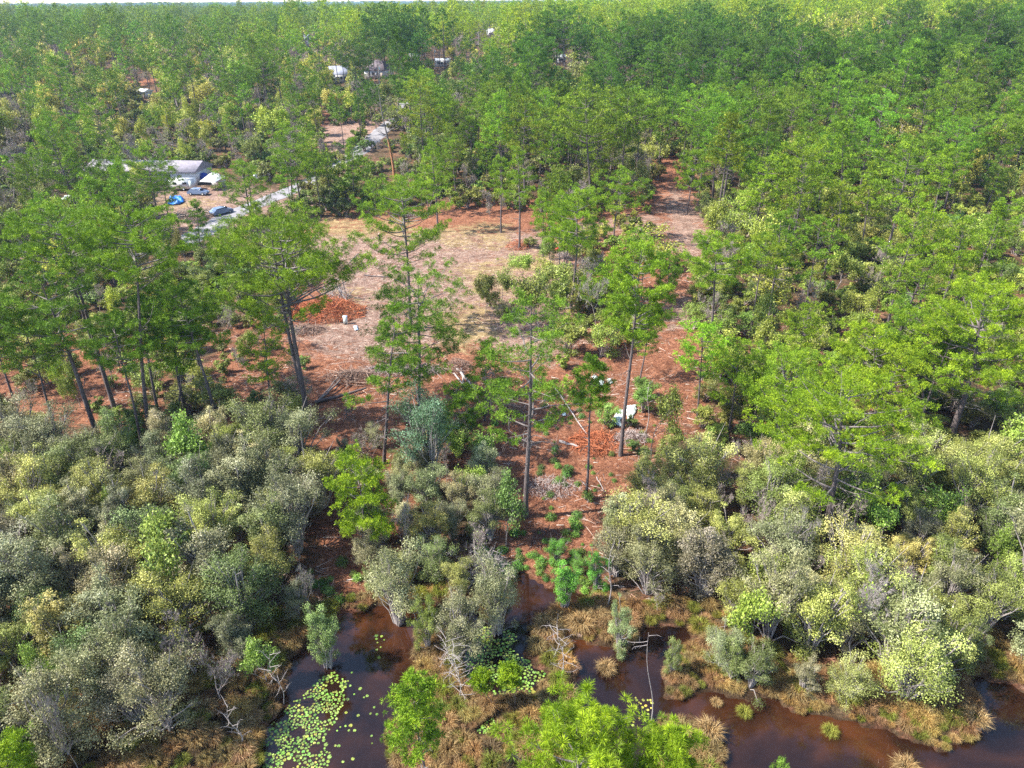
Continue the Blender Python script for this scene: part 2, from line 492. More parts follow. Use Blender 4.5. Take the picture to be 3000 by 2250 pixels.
UPS = {'umbrella': 0.035, 'cone': 0.07, 'oval': 0.05, 'sparse': 0.03}
def make_pine(h, R, cb, shape, seed, lean=(0, 0), limbs=26, tuft=0.34, per=22, wid=0.022, dens=1.0, wob=0.35, dead=6, r0=None, fork=False, tip=True, spread=.75, puff=8.5):
    """trunk, branches and crown meshes of a pine with its foot at the origin"""
    g = np.random.default_rng(seed)
    tr, br, cr = MB(), MB(), MB()
    r0 = r0 or h * 0.0105 + 0.02
    K = 14
    tt = np.linspace(0, 1, K)
    ph = g.uniform(0, 6.28, 2)
    def P(t):
        t = np.asarray(t, float)
        x = lean[0] * t ** 1.15 + wob * np.sin(t * 5.2 + ph[0]) * t * (1.1 - t)
        y = lean[1] * t ** 1.15 + wob * np.sin(t * 4.4 + ph[1]) * t * (1.1 - t)
        return np.stack([x, y, h * t * 0.985], -1)
    rad = r0 * (1 - 0.9 * tt ** 1.2); rad[0] *= 1.35
    pp = P(tt); pp[0, 2] = -0.3
    tr.tube(pp, rad, 8)
    if fork:
        f = P(np.linspace(cb * 0.25, 0.97, 9)); off = np.linspace(0, 1, 9)[:, None] ** 0.7
        tr.tube(f + off * np.array([fork, 0.3, -0.6]), np.linspace(r0 * 0.8, 0.05, 9), 6)
    C, A, PT = [], [], []
    az = g.uniform(0, 6.28)
    z0c, ztop = h * cb, h * 0.985
    cd_ = ztop - z0c
    for i in range(limbs):
        s = (i + g.uniform(.1, .9)) / limbs
        az += 2.4 + g.normal(0, 0.4)
        # where the limb ends: on the outline of the crown
        if shape == 'umbrella':
            if s < 0.22: rr = R * g.uniform(.45, .9); zt = z0c + cd_ * g.uniform(-.05, .35)
            else:
                ph_ = (1 - (s - .22) / .78) ** .62 * 1.62
                rr = R * math.sin(min(ph_, 1.57)) * g.uniform(.8, 1.08); zt = ztop - cd_ * .68 * (1 - math.cos(ph_)) * g.uniform(.85, 1.1)
            rise = .34
        elif shape == 'cone':
            rr = R * (1 - s) ** .75 * g.uniform(.7, 1.15); zt = z0c + cd_ * s; rise = .22
        elif shape == 'sparse':
            rr = R * math.sqrt(max(.05, 1 - abs(2 * s - .75) ** 2.4 * .55)) * g.uniform(.42, 1.1) * (1 if s < .8 else .6); zt = z0c + cd_ * s; rise = .16
        else:
            u_ = -1 + 2 * s
            rr = R * math.sqrt(max(0.03, 1 - (abs(u_ + .12) / 1.12) ** 2.3)) * g.uniform(.62, 1.1); zt = z0c + cd_ * (.5 + .5 * u_); rise = .28
        if i % 4 == 3: rr *= .6
        rr = max(rr, .25)
        za = max(h * max(.08, cb * .8), min(zt - rr * rise * g.uniform(.6, 1.5), h * .975))
        t = za / h
        p0 = P(t); ax = P(min(1, max(t, zt / h)))
        tgt = np.array([ax[0] * .6 + p0[0] * .4 + math.cos(az) * rr, ax[1] * .6 + p0[1] * .4 + math.sin(az) * rr, zt])
        n = 6; u = np.linspace(0, 1, n + 1)[:, None]
        sag = np.array([0, 0, 1.0]) * (tgt[2] - p0[2]) * g.uniform(-.35, .05)
        wv = g.normal(0, .055 * rr, (n + 1, 3)) * np.sin(u * np.pi) * [1, 1, .7]
        q = p0 + (tgt - p0) * u + sag * np.sin(u * np.pi) + np.cumsum(wv, 0) * .5 * (1 - u)
        L = float(np.linalg.norm(tgt - p0)); dd = unit(q[-1] - q[-2])
        rb = max(0.016, min(0.38 * r0, 0.010 + L * 0.018))
        br.tube(q, np.linspace(rb, 0.012, n + 1), 4)
        side = 1
        m = max(2, int((L * 1.05 + 1.6) * min(1.0, dens)))
        for k in range(m):
            u = 1 - 0.62 * ((k + g.uniform(0, .8)) / m) ** 1.2
            j = min(n - 1, int(u * n)); a0 = q[j] + (q[j + 1] - q[j]) * (u * n - j)
            fw = unit(q[j + 1] - q[j]); sv = unit(np.cross(fw, [0, 0, 1.0])) * side; side = -side
            l2 = (0.17 * R + 0.35) * g.uniform(0.55, 1.25) * (1.15 - .45 * (1 - u))
            e = unit(fw * g.uniform(0.25, 0.95) + sv * g.uniform(0.3, 1.0) + np.array([0, 0, g.uniform(0.0, 0.5)]))
            a1 = a0 + e * l2 * .55; a2 = a1 + unit(e + np.array([0, 0, .3])) * l2 * .45
            br.tube(np.array([a0, a1, a2]), [0.014, 0.011, 0.007], 3)
            npf = max(2, int(round(puff * dens * g.uniform(.7, 1.3)))); pt = g.normal(0, .12)
            pr_ = 0.20 + .028 * R
            for z in range(npf):
                o = g.normal(0, 1, 3) * [pr_, pr_, pr_ * .55]
                c = a2 + o * .75 - e * g.uniform(0, .25); C.append(c); A.append(unit(o * .7 + np.array([0, 0, 0.55]))); PT.append(pt)
        C.append(q[-1]); A.append(unit(dd + np.array([0, 0, .6]))); PT.append(0)
    if tip:
        for k in range(int(5 + 4 * dens)):
            C.append(P(0.985) + g.normal(0, tuft * .8, 3)); A.append(np.array([0, 0, 1.0]))
    for i in range(dead):           # bare dead limbs below the crown
        t = g.uniform(cb * 0.55, cb); a = g.uniform(0, 6.28); L = g.uniform(0.25, 0.8) * R
        q = [P(t)]; dd = np.array([math.cos(a), math.sin(a), g.uniform(-.1, .45)])
        for k in range(5):
            dd = unit(dd + g.normal(0, .25, 3)); q.append(q[-1] + dd * L / 5)
        br.tube(np.array(q), np.linspace(0.045, 0.01, 6), 4)
        for k in (2, 3, 4):
            e = unit(dd + g.normal(0, .7, 3)); br.tube(np.array([q[k], q[k] + e * L * .18, q[k] + e * L * .3 + [0, 0, -.05]]), [0.014, .01, .006], 3)
    C = np.array(C); A = np.array(A)
    PT = np.concatenate([np.array(PT), np.zeros(len(C) - len(PT))]); blades(cr, C, A, tuft, per, wid, g, spread, PT)
    return tr, br, cr

def make_bay(h, R, seed, nl=9000, size=0.085, clumps=34, drop=0.42, tonebias=0.0, asp=0.5, fuzzy=0.0, stems=4, spike=0):
    """broad-leaved shrubby tree: stems, limbs to many leaf clumps, single leaves"""
    g = np.random.default_rng(seed)
    st, cr = MB(), MB()
    Cc, Rc = [], []
    ns = int(g.integers(5, 9))
    sa = g.uniform(0, 6.28) + np.arange(ns) * 2.4; sr = R * 0.68 * np.sqrt((np.arange(ns) + .3) / ns)
    subs = np.stack([np.cos(sa) * sr, np.sin(sa) * sr, h * g.uniform(.70, 1.0, ns) - .22 * h * (sr / R) ** 2], 1); sw_ = g.uniform(.6, 1.3, ns)
    for i in range(clumps):
        k = int(g.integers(0, ns)); c = subs[k] + g.normal(0, 1, 3) * np.array([.20, .20, .05]) * np.array([R, R, h]) * sw_[k]
        c[2] -= abs(g.normal()) * drop * h * .34
        Cc.append([c[0], c[1], max(c[2], h * .12)]); Rc.append(R * g.uniform(0.12, 0.27))
    Cc = np.array(Cc); Rc = np.array(Rc)
    bases = [np.array([g.normal(0, .18), g.normal(0, .18), -0.25]) for _ in range(stems)]
    for i, c in enumerate(Cc):
        b = bases[i % stems]
        mid = b * .5 + c * .5 + np.array([g.normal(0, .25), g.normal(0, .25), h * 0.06])
        mid[:2] *= 0.62
        q = np.array([b, b * .6 + mid * .4, mid, (mid + c) / 2 + g.normal(0, .12, 3), c])
        st.tube(q, np.array([0.075, 0.06, 0.045, 0.03, 0.012]) * (h / 6) ** .5, 4)
        for k in range(3):
            e = c + unit(g.normal(size=3) + [0, 0, .5]) * Rc[i] * g.uniform(.7, 1.15)
            st.tube(np.array([mid * .35 + c * .65, (c + e) / 2, e]), [0.022, .014, .006], 3)
    w = Rc ** 2; cnt = (w / w.sum() * nl).astype(int)
    idx = np.repeat(np.arange(clumps), cnt); n = len(idx)
    d = unit(g.normal(size=(n, 3)) + np.array([0, 0, 0.35]))
    lump = 1 + 0.22 * np.sin(d[:, 0] * 5 + idx) * np.sin(d[:, 1] * 5 + idx * 2.1) + 0.12 * np.sin(d[:, 2] * 9 + idx)
    rad = Rc[idx] * (g.random(n) ** 0.45) * lump * (1.05 + fuzzy * g.random(n))
    P = Cc[idx] + d * rad[:, None] * np.array([1, 1, 0.8])
    Nn = unit(d * 0.6 + g.normal(size=(n, 3)) * 0.65 + np.array([0, 0, .35]))
    ct = (g.normal(0, 0.13, clumps))[idx]
    tone = 0.46 + tonebias + g.normal(0, .12, n) + ct * 1.15
    leaves(cr, P, Nn, size, g, np.clip(tone, .02, .98), asp)
    for k in range(spike):
        a = g.uniform(0, 6.28); b0 = np.array([0, 0, h * .5]); e = np.array([math.cos(a) * R * .7, math.sin(a) * R * .7, h * g.uniform(.85, 1.12)])
        st.tube(np.array([b0, (b0 + e) / 2 + g.normal(0, .2, 3), e]), [.05, .03, .008], 4)
    return st, cr

def make_branchy(h, R, seed, depth=4, kids=4, leaf=0, lsize=0.1, r0=None, up=0.35, twig=1.0, spread=0.75, lean=(0, 0), leaf_low=0.0, asp=.55):
    """bare or thinly leaved tree grown by repeated forking"""
    g = np.random.default_rng(seed)
    st, tw, cr = MB(), MB(), MB()
    r0 = r0 or h * 0.011
    tips = []; tdir = []
    segs = []
    def grow(p, d, L, r, k):
        n = 3; q = [p]
        for i in range(n):
            d = unit(d + g.normal(0, 0.14, 3) + np.array([0, 0, up * 0.12])); q.append(q[-1] + d * L / n)
        q = np.array(q); r1 = r * 0.62
        st.tube(q, np.linspace(r, r1, n + 1), 6 if k == depth else 4 if k > 1 else 3)
        if k == 0:
            tips.append(q[-1]); tdir.append(d)
            return
        m = kids + (g.random() < .5)
        for i in range(m):
            u = g.uniform(0.35, 1.0) if i else 1.0
            j = min(n - 1, int(u * n)); a = q[j] + (q[j + 1] - q[j]) * (u * n - j)
            e = unit(d * 0.75 + g.normal(0, spread, 3) * np.array([1, 1, .75]) + np.array([0, 0, up]))
            grow(a, e, L * g.uniform(0.52, 0.8), r1 * g.uniform(.55, .85), k - 1)
    grow(np.array([0, 0, -0.25]), unit(np.array([lean[0], lean[1], 1.0])), h * 0.36, r0, depth)
    T = np.array(tips); Dd = np.array(tdir)
    # fine twigs: thin triangles from the tips
    n = int(6 * twig)
    if n:
        C = np.repeat(T, n, 0); dd = unit(np.repeat(Dd, n, 0) + g.normal(0, .75, (len(C), 3)) + np.array([0, 0, .2]))
        L = h * 0.055 * g.uniform(.5, 1.3, len(C)); s = unit(np.cross(dd, g.normal(size=dd.shape))) * (0.011 if twig < 4 else .02)
        o = C - dd * (L * .3)[:, None]
        V = np.stack([o - s, o + s, C + dd * L[:, None]], 1); F = np.arange(len(C))[:, None] * 3 + np.arange(3)[None]
        st.add(V.reshape(-1, 3), F, .5)
    if leaf:
        i = g.integers(0, len(T), leaf)
        P = T[i] + g.normal(0, h * 0.035, (leaf, 3))
        ti = g.normal(0, .15, len(T))[i]
        leaves(cr, P, unit(g.normal(size=(leaf, 3)) + [0, 0, .5]), lsize, g, np.clip(g.uniform(.1, .9, leaf) + ti, .02, .98), asp)
    # fit to asked size
    allv = np.concatenate(st.v); top = allv[:, 2].max(); rx = np.percentile(np.hypot(allv[:, 0], allv[:, 1]), 97)
    sc = np.array([R / rx, R / rx, h / top])
    for b in (st, cr): b.v = [v * sc for v in b.v]
    return st, cr

def make_tussock(seed, R=0.55, h=0.9, n=420, wid=0.018):
    g = np.random.default_rng(seed); mb = MB()
    a = g.uniform(0, 6.28, n); rr = R * 0.45 * g.random(n) ** .5
    b = np.stack([np.cos(a) * rr, np.sin(a) * rr, np.full(n, -0.05)], 1)
    a2 = a + g.normal(0, .5, n); out = R * g.uniform(.25, 1.15, n)
    m = b + np.stack([np.cos(a2) * out * .4, np.sin(a2) * out * .4, h * g.uniform(.5, .95, n)], 1)
    e = b + np.stack([np.cos(a2) * out, np.sin(a2) * out, h * g.uniform(.25, .95, n)], 1)
    s = unit(np.cross(e - b, g.normal(size=(n, 3)))) * wid
    V = np.stack([b - s, b + s, m + s * .8, m - s * .8, e], 1).reshape(-1, 3)
    k = np.arange(n)[:, None] * 5; t = g.uniform(.05, .95, n)
    mb.add(V, np.concatenate([k + 0, k + 1, k + 2, k + 3], 1), t)
    mb2 = np.concatenate([k + 3, k + 2, k + 4], 1)
    mb.t.append(mb2); mb.tt.append(t)
    return mb

def make_fernbush(seed, R=0.8, h=0.9, n=900, size=0.08):
    """low leafy bush"""
    g = np.random.default_rng(seed); st, cr = MB(), MB()
    d = unit(g.normal(size=(n, 3)) + [0, 0, .5]); d[:, 2] = np.abs(d[:, 2])
    rad = g.random(n) ** .4 * (1 + .2 * np.sin(d[:, 0] * 7) * np.sin(d[:, 1] * 6))
    P = d * rad[:, None] * np.array([R, R, h])
    leaves(cr, P, unit(d + g.normal(0, .6, (n, 3)) + [0, 0, .4]), size, g, g.uniform(.1, .95, n), .5)
    for i in range(9):
        a = g.uniform(0, 6.28); e = np.array([math.cos(a) * R * .7, math.sin(a) * R * .7, h * g.uniform(.5, .9)])
        st.tube(np.array([[0, 0, -.1], e * .5 + [0, 0, .1], e]), [.02, .014, .006], 3)
    return st, cr

# ------------------------------------------------------------------ ground, water, road
def build_ground():
    def axis(lo, hi, step, far_lo, far_hi, k):
        a = list(np.arange(lo, hi + step, step)); s = step
        while a[-1] < far_hi: s *= k; a.append(a[-1] + s)
        b = [a[0]]; s = step
        while b[-1] > far_lo: s *= k; b.append(b[-1] - s)
        return np.array(b[::-1][:-1] + a)
    xs = axis(-52, 62, 0.55, -15000, 15000, 1.16)
    ys = axis(14, 104, 0.55, -260, 15000, 1.09)
    X, Y = np.meshgrid(xs, ys)
    Z = ground_z(X.ravel(), Y.ravel()).reshape(X.shape)
    V = np.stack([X.ravel(), Y.ravel(), Z.ravel()], 1)
    nx = len(xs); i = np.arange(len(ys) - 1)[:, None] * nx; j = np.arange(nx - 1)[None]
    F = np.stack([i + j, i + j + 1, i + nx + j + 1, i + nx + j], -1).reshape(-1, 4)
    mb = MB(); mb.add(V, F)
    me = mb.mesh('ground', MATS['ground'], smooth=True)
    x, y = X.ravel(), Y.ravel()
    def mask(polys, soft):
        m = np.zeros(len(x))
        for p, v in polys:
            P = gpoly(p); dd = segdist(P, x, y); dd = np.where(inpoly(P, x, y), dd, -dd)
            m = np.maximum(m, v * np.clip(0.5 + dd / soft, 0, 1))
        return m
    sand = mask([
        ([(900, 700), (1000, 700), (1300, 690), (1560, 700), (1700, 760), (1690, 880), (1720, 950), (1640, 1090), (1500, 1090), (1350, 1040), (1200, 1080), (1040, 1090), (960, 1080), (900, 1010), (980, 900), (900, 830), (850, 760)], 0.85),
        ([(1935, 600), (1970, 560), (2060, 640), (2100, 720), (2060, 800), (1980, 780), (1940, 700)], 0.9),
        ([(1950, 900), (2050, 880), (2060, 990), (1940, 1000)], 0.75),
        ([(430, 570), (700, 560), (860, 600), (880, 560), (960, 470), (900, 420), (980, 360), (1130, 370), (1240, 280), (1160, 240), (1120, 420), (900, 650), (620, 760), (500, 700), (440, 640)], 0.9),
        ([(-300, 640), (240, 640), (330, 700), (200, 800), (-300, 820)], 0.75),
        ([(1600, 680), (1950, 640), (1960, 700), (1700, 730)], 0.7),
    ], 7.0)
    straw = mask([
        ([(640, 1000), (860, 880), (850, 660), (1250, 620), (1700, 600), (1930, 540), (1880, 440), (1990, 440), (2080, 600), (2110, 800), (2080, 1100), (2060, 1300), (1940, 1330), (1850, 1500), (1800, 1700), (1480, 1720), (1460, 1480), (1300, 1440), (960, 1900), (900, 1500), (600, 1300)], 1.0),
        ([(900, 1550), (1080, 1600), (1060, 1850), (960, 1850)], 1.0),
        ([(2040, 1250), (2400, 1230), (2700, 1330), (2750, 1250), (2650, 1380), (2300, 1380)], 0.8),
        ([(500, 1150), (700, 1000), (-400, 1000), (-400, 1330), (500, 1300)], 0.75),
        ([(850, 360), (1000, 350), (1080, 420), (980, 480), (900, 470)], 1.0),
        ([(395, 225), (490, 230), (480, 275), (400, 275)], 1.0),
    ], 6.0)
    straw = np.maximum(straw, 0.34)
    yellow = mask([
        ([(1230, 690), (1500, 660), (1520, 760), (1300, 760)], 0.6), ([(1250, 950), (1420, 900), (1480, 1000), (1380, 1070), (1280, 1060)], 0.72),
        ([(860, 640), (1240, 660), (1240, 740), (900, 720)], 0.6), ([(1300, 800), (1650, 740), (1640, 900), (1360, 900)], 0.55),
        ([(960, 880), (1120, 860), (1060, 960), (960, 980)], 0.6), ([(450, 590), (660, 600), (640, 640), (440, 630)], 0.6),
        ([(-300, 680), (350, 690), (330, 760), (-300, 780)], 0.5)], 6.0)
    near = (np.abs(x) < 75) & (y < 75)
    wet = np.zeros(len(x)); wet[near] = np.clip(0.5 - water_sd(x[near], y[near]) / 0.9, 0, 1)
    for nme, arr in (('sand', sand), ('straw', straw), ('yellow', yellow), ('wet', wet)):
        a = me.attributes.new(nme, 'FLOAT', 'POINT'); a.data.foreach_set('value', arr.astype(np.float32))
    tag(obj('ground', me), 'red brown pine straw and pale sand forest floor', kind='structure')

def build_water():
    mb = MB()
    xs = np.linspace(-70, 80, 31); ys = np.linspace(-40, 62, 22)
    X, Y = np.meshgrid(xs, ys); nx = len(xs)
    i = np.arange(len(ys) - 1)[:, None] * nx; j = np.arange(nx - 1)[None]
    mb.add(np.stack([X.ravel(), Y.ravel(), X.ravel() * 0], 1), np.stack([i + j, i + j + 1, i + nx + j + 1, i + nx + j], -1).reshape(-1, 4))
    tag(obj('water', mb.mesh('water', MATS['water'])), 'dark tea brown pond water between marshy banks', kind='structure')

def build_road():
    c = ROADC; T = unit(np.gradient(c, axis=0)); Nn = np.stack([-T[:, 1], T[:, 0]], 1)
    mb = MB(); cols = 5; V = []
    for k in range(cols):
        u = (k / (cols - 1) - .5) * 5.4
        jit = (0.25 * np.sin(np.arange(len(c)) * 1.7 + k)) if k in (0, cols - 1) else 0
        p = c + Nn * (u + jit)[:, None] if k in (0, cols - 1) else c + Nn * u
        z = ground_z(c[:, 0], c[:, 1]) + 0.07 + (0.04 if 0 < k < cols - 1 else -0.06)
        V.append(np.stack([p[:, 0], p[:, 1], z], 1))
    V = np.stack(V, 1).reshape(-1, 3)
    i = np.arange(len(c) - 1)[:, None] * cols; j = np.arange(cols - 1)[None]
    mb.add(V, np.stack([i + j, i + j + 1, i + cols + j + 1, i + cols + j], -1).reshape(-1, 4))
    tag(obj('road', mb.mesh('road', MATS['road'])), 'pale worn road curving past the clearing', kind='structure')
build_ground(); build_water(); build_road()

# ------------------------------------------------------------------ hand placed pines
def place(px, py):
    p = gp(px, py, 0.8); p[2] = gz(p[0], p[1]); return p

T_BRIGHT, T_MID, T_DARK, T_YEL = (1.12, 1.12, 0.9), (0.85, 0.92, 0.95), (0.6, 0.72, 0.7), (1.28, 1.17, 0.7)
PINES_USED = []
def hero(base, top, rpx, cbpx, shape, tint, label, seed, **kw):
    B = place(*base); Tp = gpy(top[0], top[1], B[1]); h = Tp[2] - B[2]
    dep = proj(B)[0, 2] * 0.5 + proj(Tp)[0, 2] * 0.5
    R = rpx * 1.02 * dep / FPX
    cb = (gpy(top[0], cbpx, B[1])[2] - B[2]) / h
    cb = min(0.85, max(0.12, cb + 0.02))
    close = dep < 34
    args = dict(lean=(Tp[0] - B[0], 0), tuft=0.27 if close else 0.29, per=90 if close else 27, wid=0.013 if close else 0.028, limbs=26, dens=1.1)
    args.update(kw); args['limbs'] = int(args['limbs'] * (1.0 if close else 1.2)); args['dens'] *= 1.0 if close else 1.22
    tr, br, cr = make_pine(h, R, cb, shape, seed, **args)
    e = empty('pine_tree', B, label, 'pine tree', 'tall pines round the clearing and pond')
    obj('trunk', tr.mesh('pine trunk', MATS['bark'], True), e); obj('branches', br.mesh('pine branches', MATS['limb'], True), e)
    obj('crown', cr.mesh('pine crown', MATS['pine']), e, color=tint)
    PINES_USED.append(B)
    return e

HEROES = [
    ((1540, 1515), (1560, 866), 165, 1260, 'sparse', T_MID, 'tallest straight pine, standing alone on red straw just behind the pond', dict(limbs=26, dead=10, dens=0.95)),
    ((1230, 1205), (1227, 790), 185, 1090, 'oval', T_MID, 'broad layered pine in front of the pale clearing, dark holly at its foot', dict(limbs=30, dens=1.1, dead=4)),
    ((1125, 1362), (1165, 890), 105, 1180, 'sparse', T_MID, 'slim leaning pine whose bare trunk ends behind the small bright green pine', dict(limbs=18, r0=.17)),
    ((905, 1258), (812, 640), 205, 900, 'umbrella', (1.2, 1.12, .9), 'great flat topped pine with bare white limbs left of the red brush pile', dict(limbs=46, dead=14, r0=.3, dens=1.2, fork=-.9)),
    ((298, 1306), (110, 800), 140, 1020, 'oval', T_MID, 'leaning pine with dark bare lower trunk above the left thicket', dict(limbs=22, r0=.26)),
    ((345, 1225), (155, 612), 165, 790, 'umbrella', T_BRIGHT, 'round topped double trunked pine near the left edge', dict(limbs=32, fork=-.8, r0=.25)),
    ((420, 1322), (330, 930), 90, 1080, 'oval', T_MID, 'thin trunked pine second in the dark row of left trunks', dict(limbs=18, r0=.15)),
    ((445, 1300), (385, 605), 130, 830, 'oval', T_BRIGHT, 'tallest pine of the left trunk row, pale road behind its crown', dict(limbs=28, r0=.22)),
    ((470, 1228), (395, 880), 80, 1020, 'oval', T_MID, 'short crowned pine in the middle of the left trunk row', dict(limbs=16, r0=.17)),
    ((549, 1234), (475, 815), 105, 1010, 'oval', T_MID, 'pine with rounded mid green crown in the left trunk row', dict(limbs=24, r0=.2)),
    ((649, 1275), (520, 845), 100, 1020, 'sparse', T_MID, 'right hand pine of the left trunk row, leaning strongly left', dict(limbs=22, r0=.2)),
    ((520, 1248), (560, 960), 75, 1080, 'oval', T_BRIGHT, 'small pale green pine between the left trunks', dict(limbs=16, r0=.12)),
    ((38, 1310), (-90, 850), 120, 1000, 'umbrella', T_MID, 'pine with thick dark trunk cut off by the left edge of view', dict(limbs=22, r0=.26)),
    ((2075, 1046), (2105, 690), 95, 830, 'oval', T_BRIGHT, 'slender pine at the right side of the sandy track', dict(limbs=24, dens=1.2, r0=.2)),
    ((2249, 962), (2290, 625), 78, 810, 'cone', T_MID, 'straight pine with slim pointed crown right of the track', dict(limbs=22, r0=.2)),
    ((1818, 1340), (1880, 712), 105, 1000, 'oval', T_BRIGHT, 'dense green pine beside the white sheets with long green crown', dict(limbs=38, dens=1.15, r0=.2)),
    ((1716, 1463), (1742, 1050), 52, 1200, 'sparse', T_MID, 'skinny young pine on the red straw left of the white sheets', dict(limbs=20, r0=.13)),
    ((1205, 975), (1178, 525), 135, 745, 'umbrella', T_BRIGHT, 'bright green domed pine in the centre of the pale clearing', dict(limbs=34, dead=8, dens=1.1)),
    ((1672, 925), (1700, 555), 105, 740, 'sparse', T_BRIGHT, 'crooked dark stemmed pine rising from the right part of the clearing', dict(limbs=28, dens=1.25, wob=.8)),
    ((1522, 742), (1520, 440), 60, 590, 'cone', T_BRIGHT, 'tall thin pine beside the small brown brush heap', dict(limbs=18, dens=1.2)),
    ((1468, 692), (1465, 460), 50, 560, 'cone', T_BRIGHT, 'narrow pine with clean straight stem behind the clearing', dict(limbs=16, dens=1.2)),
    ((1797, 722), (1815, 505), 80, 610, 'oval', T_BRIGHT, 'pine with spreading crown between the clearing and sandy track', dict(limbs=24, dens=1.2)),
    ((1285, 690), (1262, 420), 58, 560, 'cone', T_BRIGHT, 'slim pine on the far edge of the clearing right of the dead snag', dict(limbs=20, dens=1.2)),
    ((2272, 1342), (2300, 1040), 150, 1210, 'umbrella', T_BRIGHT, 'flat spreading pine with open grey limbs right of the red ground', dict(limbs=28, dead=12, r0=.22)),
    ((2416, 1585), (2480, 1100), 230, 1400, 'umbrella', T_YEL, 'very wide yellow green pine above the right thicket', dict(limbs=36, dead=14, r0=.27, wob=.9, dens=.95)),
    ((2780, 1305), (2900, 830), 165, 1120, 'umbrella', T_YEL, 'large yellow green pine with thick grey trunk near the right edge', dict(limbs=40, dead=8, r0=.33, wob=.7)),
    ((2700, 1235), (2680, 905), 120, 1080, 'oval', T_MID, 'mid green pine close left of the thick trunked pine', dict(limbs=28)),
    ((2560, 1260), (2560, 960), 120, 1120, 'umbrella', T_YEL, 'bushy pine behind the widest yellow green pine', dict(limbs=28)),
    ((1690, 2900), (1690, 2130), 180, 2400, 'umbrella', T_YEL, 'closest pine, its lime green crown filling the bottom centre', dict(limbs=36, dens=0.85, wob=.3, r0=.2, spread=1.0)),
    ((1925, 2850), (1950, 2150), 80, 2300, 'sparse', T_YEL, 'open branched pine top right of the closest pine', dict(limbs=17, dens=0.75, r0=.12, tip=False, spread=1.0)),
    ((1262, 2330), (1196, 1985), 75, 2200, 'sparse', T_BRIGHT, 'young pine on the marsh islet at the bottom edge', dict(limbs=24, tuft=.26, r0=.09)),
    ((1085, 1640), (1035, 1335), 88, 1560, 'oval', T_YEL, 'small bright green pine among the grey bay trees', dict(limbs=26, tuft=.3, r0=.11)),
    ((20, 2440), (28, 2185), 60, 2330, 'oval', T_YEL, 'little bright pine in the bottom left corner', dict(limbs=18, r0=.08)),
    ((475, 705), (425, 425), 85, 560, 'oval', T_BRIGHT, 'double stemmed pine in front of the long grey roofed house', dict(limbs=24, r0=.2)),
    ((497, 660), (470, 480), 55, 590, 'sparse', T_MID, 'open pine just left of the blue tarp', dict(limbs=18, r0=.14)),
    ((742, 668), (705, 478), 85, 600, 'umbrella', T_BRIGHT, 'light green pine with several stems standing beside the lower road', dict(limbs=26, r0=.2, fork=1.0)),
    ((858, 640), (852, 372), 72, 520, 'oval', T_BRIGHT, 'tall pine between the lower and upper road', dict(limbs=26, r0=.2)),
    ((590, 760), (575, 592), 42, 730, 'cone', T_MID, 'narrow dark green pine against the pale road end', dict(limbs=24, r0=.12)),
    ((300, 650), (272, 490), 85, 590, 'umbrella', T_BRIGHT, 'wide pine in front of the left end of the long grey house', dict(limbs=26, r0=.17)),
    ((150, 650), (118, 440), 90, 560, 'umbrella', T_BRIGHT, 'rounded pine above the round topped double trunked one', dict(limbs=26, r0=.17)),
    ((1040, 610), (1030, 405), 45, 560, 'cone', T_BRIGHT, 'bushy narrow pine right beside the upper road', dict(limbs=26, r0=.14)),
    ((1255, 640), (1330, 400), 46, 560, 'cone', T_BRIGHT, 'slim pine leaning right behind the clearing', dict(limbs=20, r0=.14)),
    ((1745, 950), (1765, 800), 60, 880, 'oval', T_BRIGHT, 'small pine in the olive trees right of the clearing', dict(limbs=20, r0=.12)),
    ((1642, 866), (1636, 600), 34, 730, 'cone', T_BRIGHT, 'left one of the tight group of thin trunks in the clearing', dict(limbs=16, r0=.1)),
    ((1655, 872), (1668, 575), 36, 720, 'cone', T_BRIGHT, 'right one of the tight group of thin trunks in the clearing', dict(limbs=16, r0=.1)),
    ((1590, 765), (1592, 560), 40, 660, 'cone', T_BRIGHT, 'thin pine left of the red machine reaching above the clearing edge', dict(limbs=16, r0=.1)),
    ((1950, 900), (1960, 740), 45, 840, 'oval', T_MID, 'small pine at the left side of the sandy track', dict(limbs=18, r0=.1)),
    ((2010, 640), (2040, 440), 60, 560, 'oval', T_BRIGHT, 'pine where the sandy track enters the forest', dict(limbs=22, r0=.15)),
    ((1340, 1330), (1345, 1130), 60, 1290, 'oval', T_MID, 'low young pine left of the tallest straight pine', dict(limbs=20, r0=.08)),
    ((1420, 1240), (1430, 1000), 70, 1180, 'sparse', T_MID, 'small open pine behind the tallest straight pine', dict(limbs=18, r0=.1)),
    ((1650, 802), (1655, 640), 26, 720, 'sparse', T_BRIGHT, 'left one of two thin pine saplings by the red machine', dict(limbs=12, r0=.1)),
    ((1610, 772), (1612, 640), 30, 730, 'sparse', T_BRIGHT, 'sapling pine standing left of the red machine', dict(limbs=12, r0=.08)),
    ((1445, 2060), (1402, 1975), 18, 2010, 'cone', T_YEL, 'knee high pine sapling at the lily pads, left one', dict(limbs=9, r0=.03, tuft=.22, dead=0)),
    ((1510, 2060), (1492, 1965), 26, 2010, 'cone', T_YEL, 'knee high pine sapling at the lily pads, right one', dict(limbs=10, r0=.03, tuft=.22, dead=0)),
]
for k, (b, t, r, c, sh, ti, lab, kw) in enumerate(HEROES):
    hero(b, t, r, c, sh, ti, lab, 100 + k, **kw)

# ------------------------------------------------------------------ libraries of shared plant meshes
LIB = {}
def lib_add(kind, parts):
    LIB.setdefault(kind, []).append(parts)      # parts: list of (part name, mesh, takes the tint?)

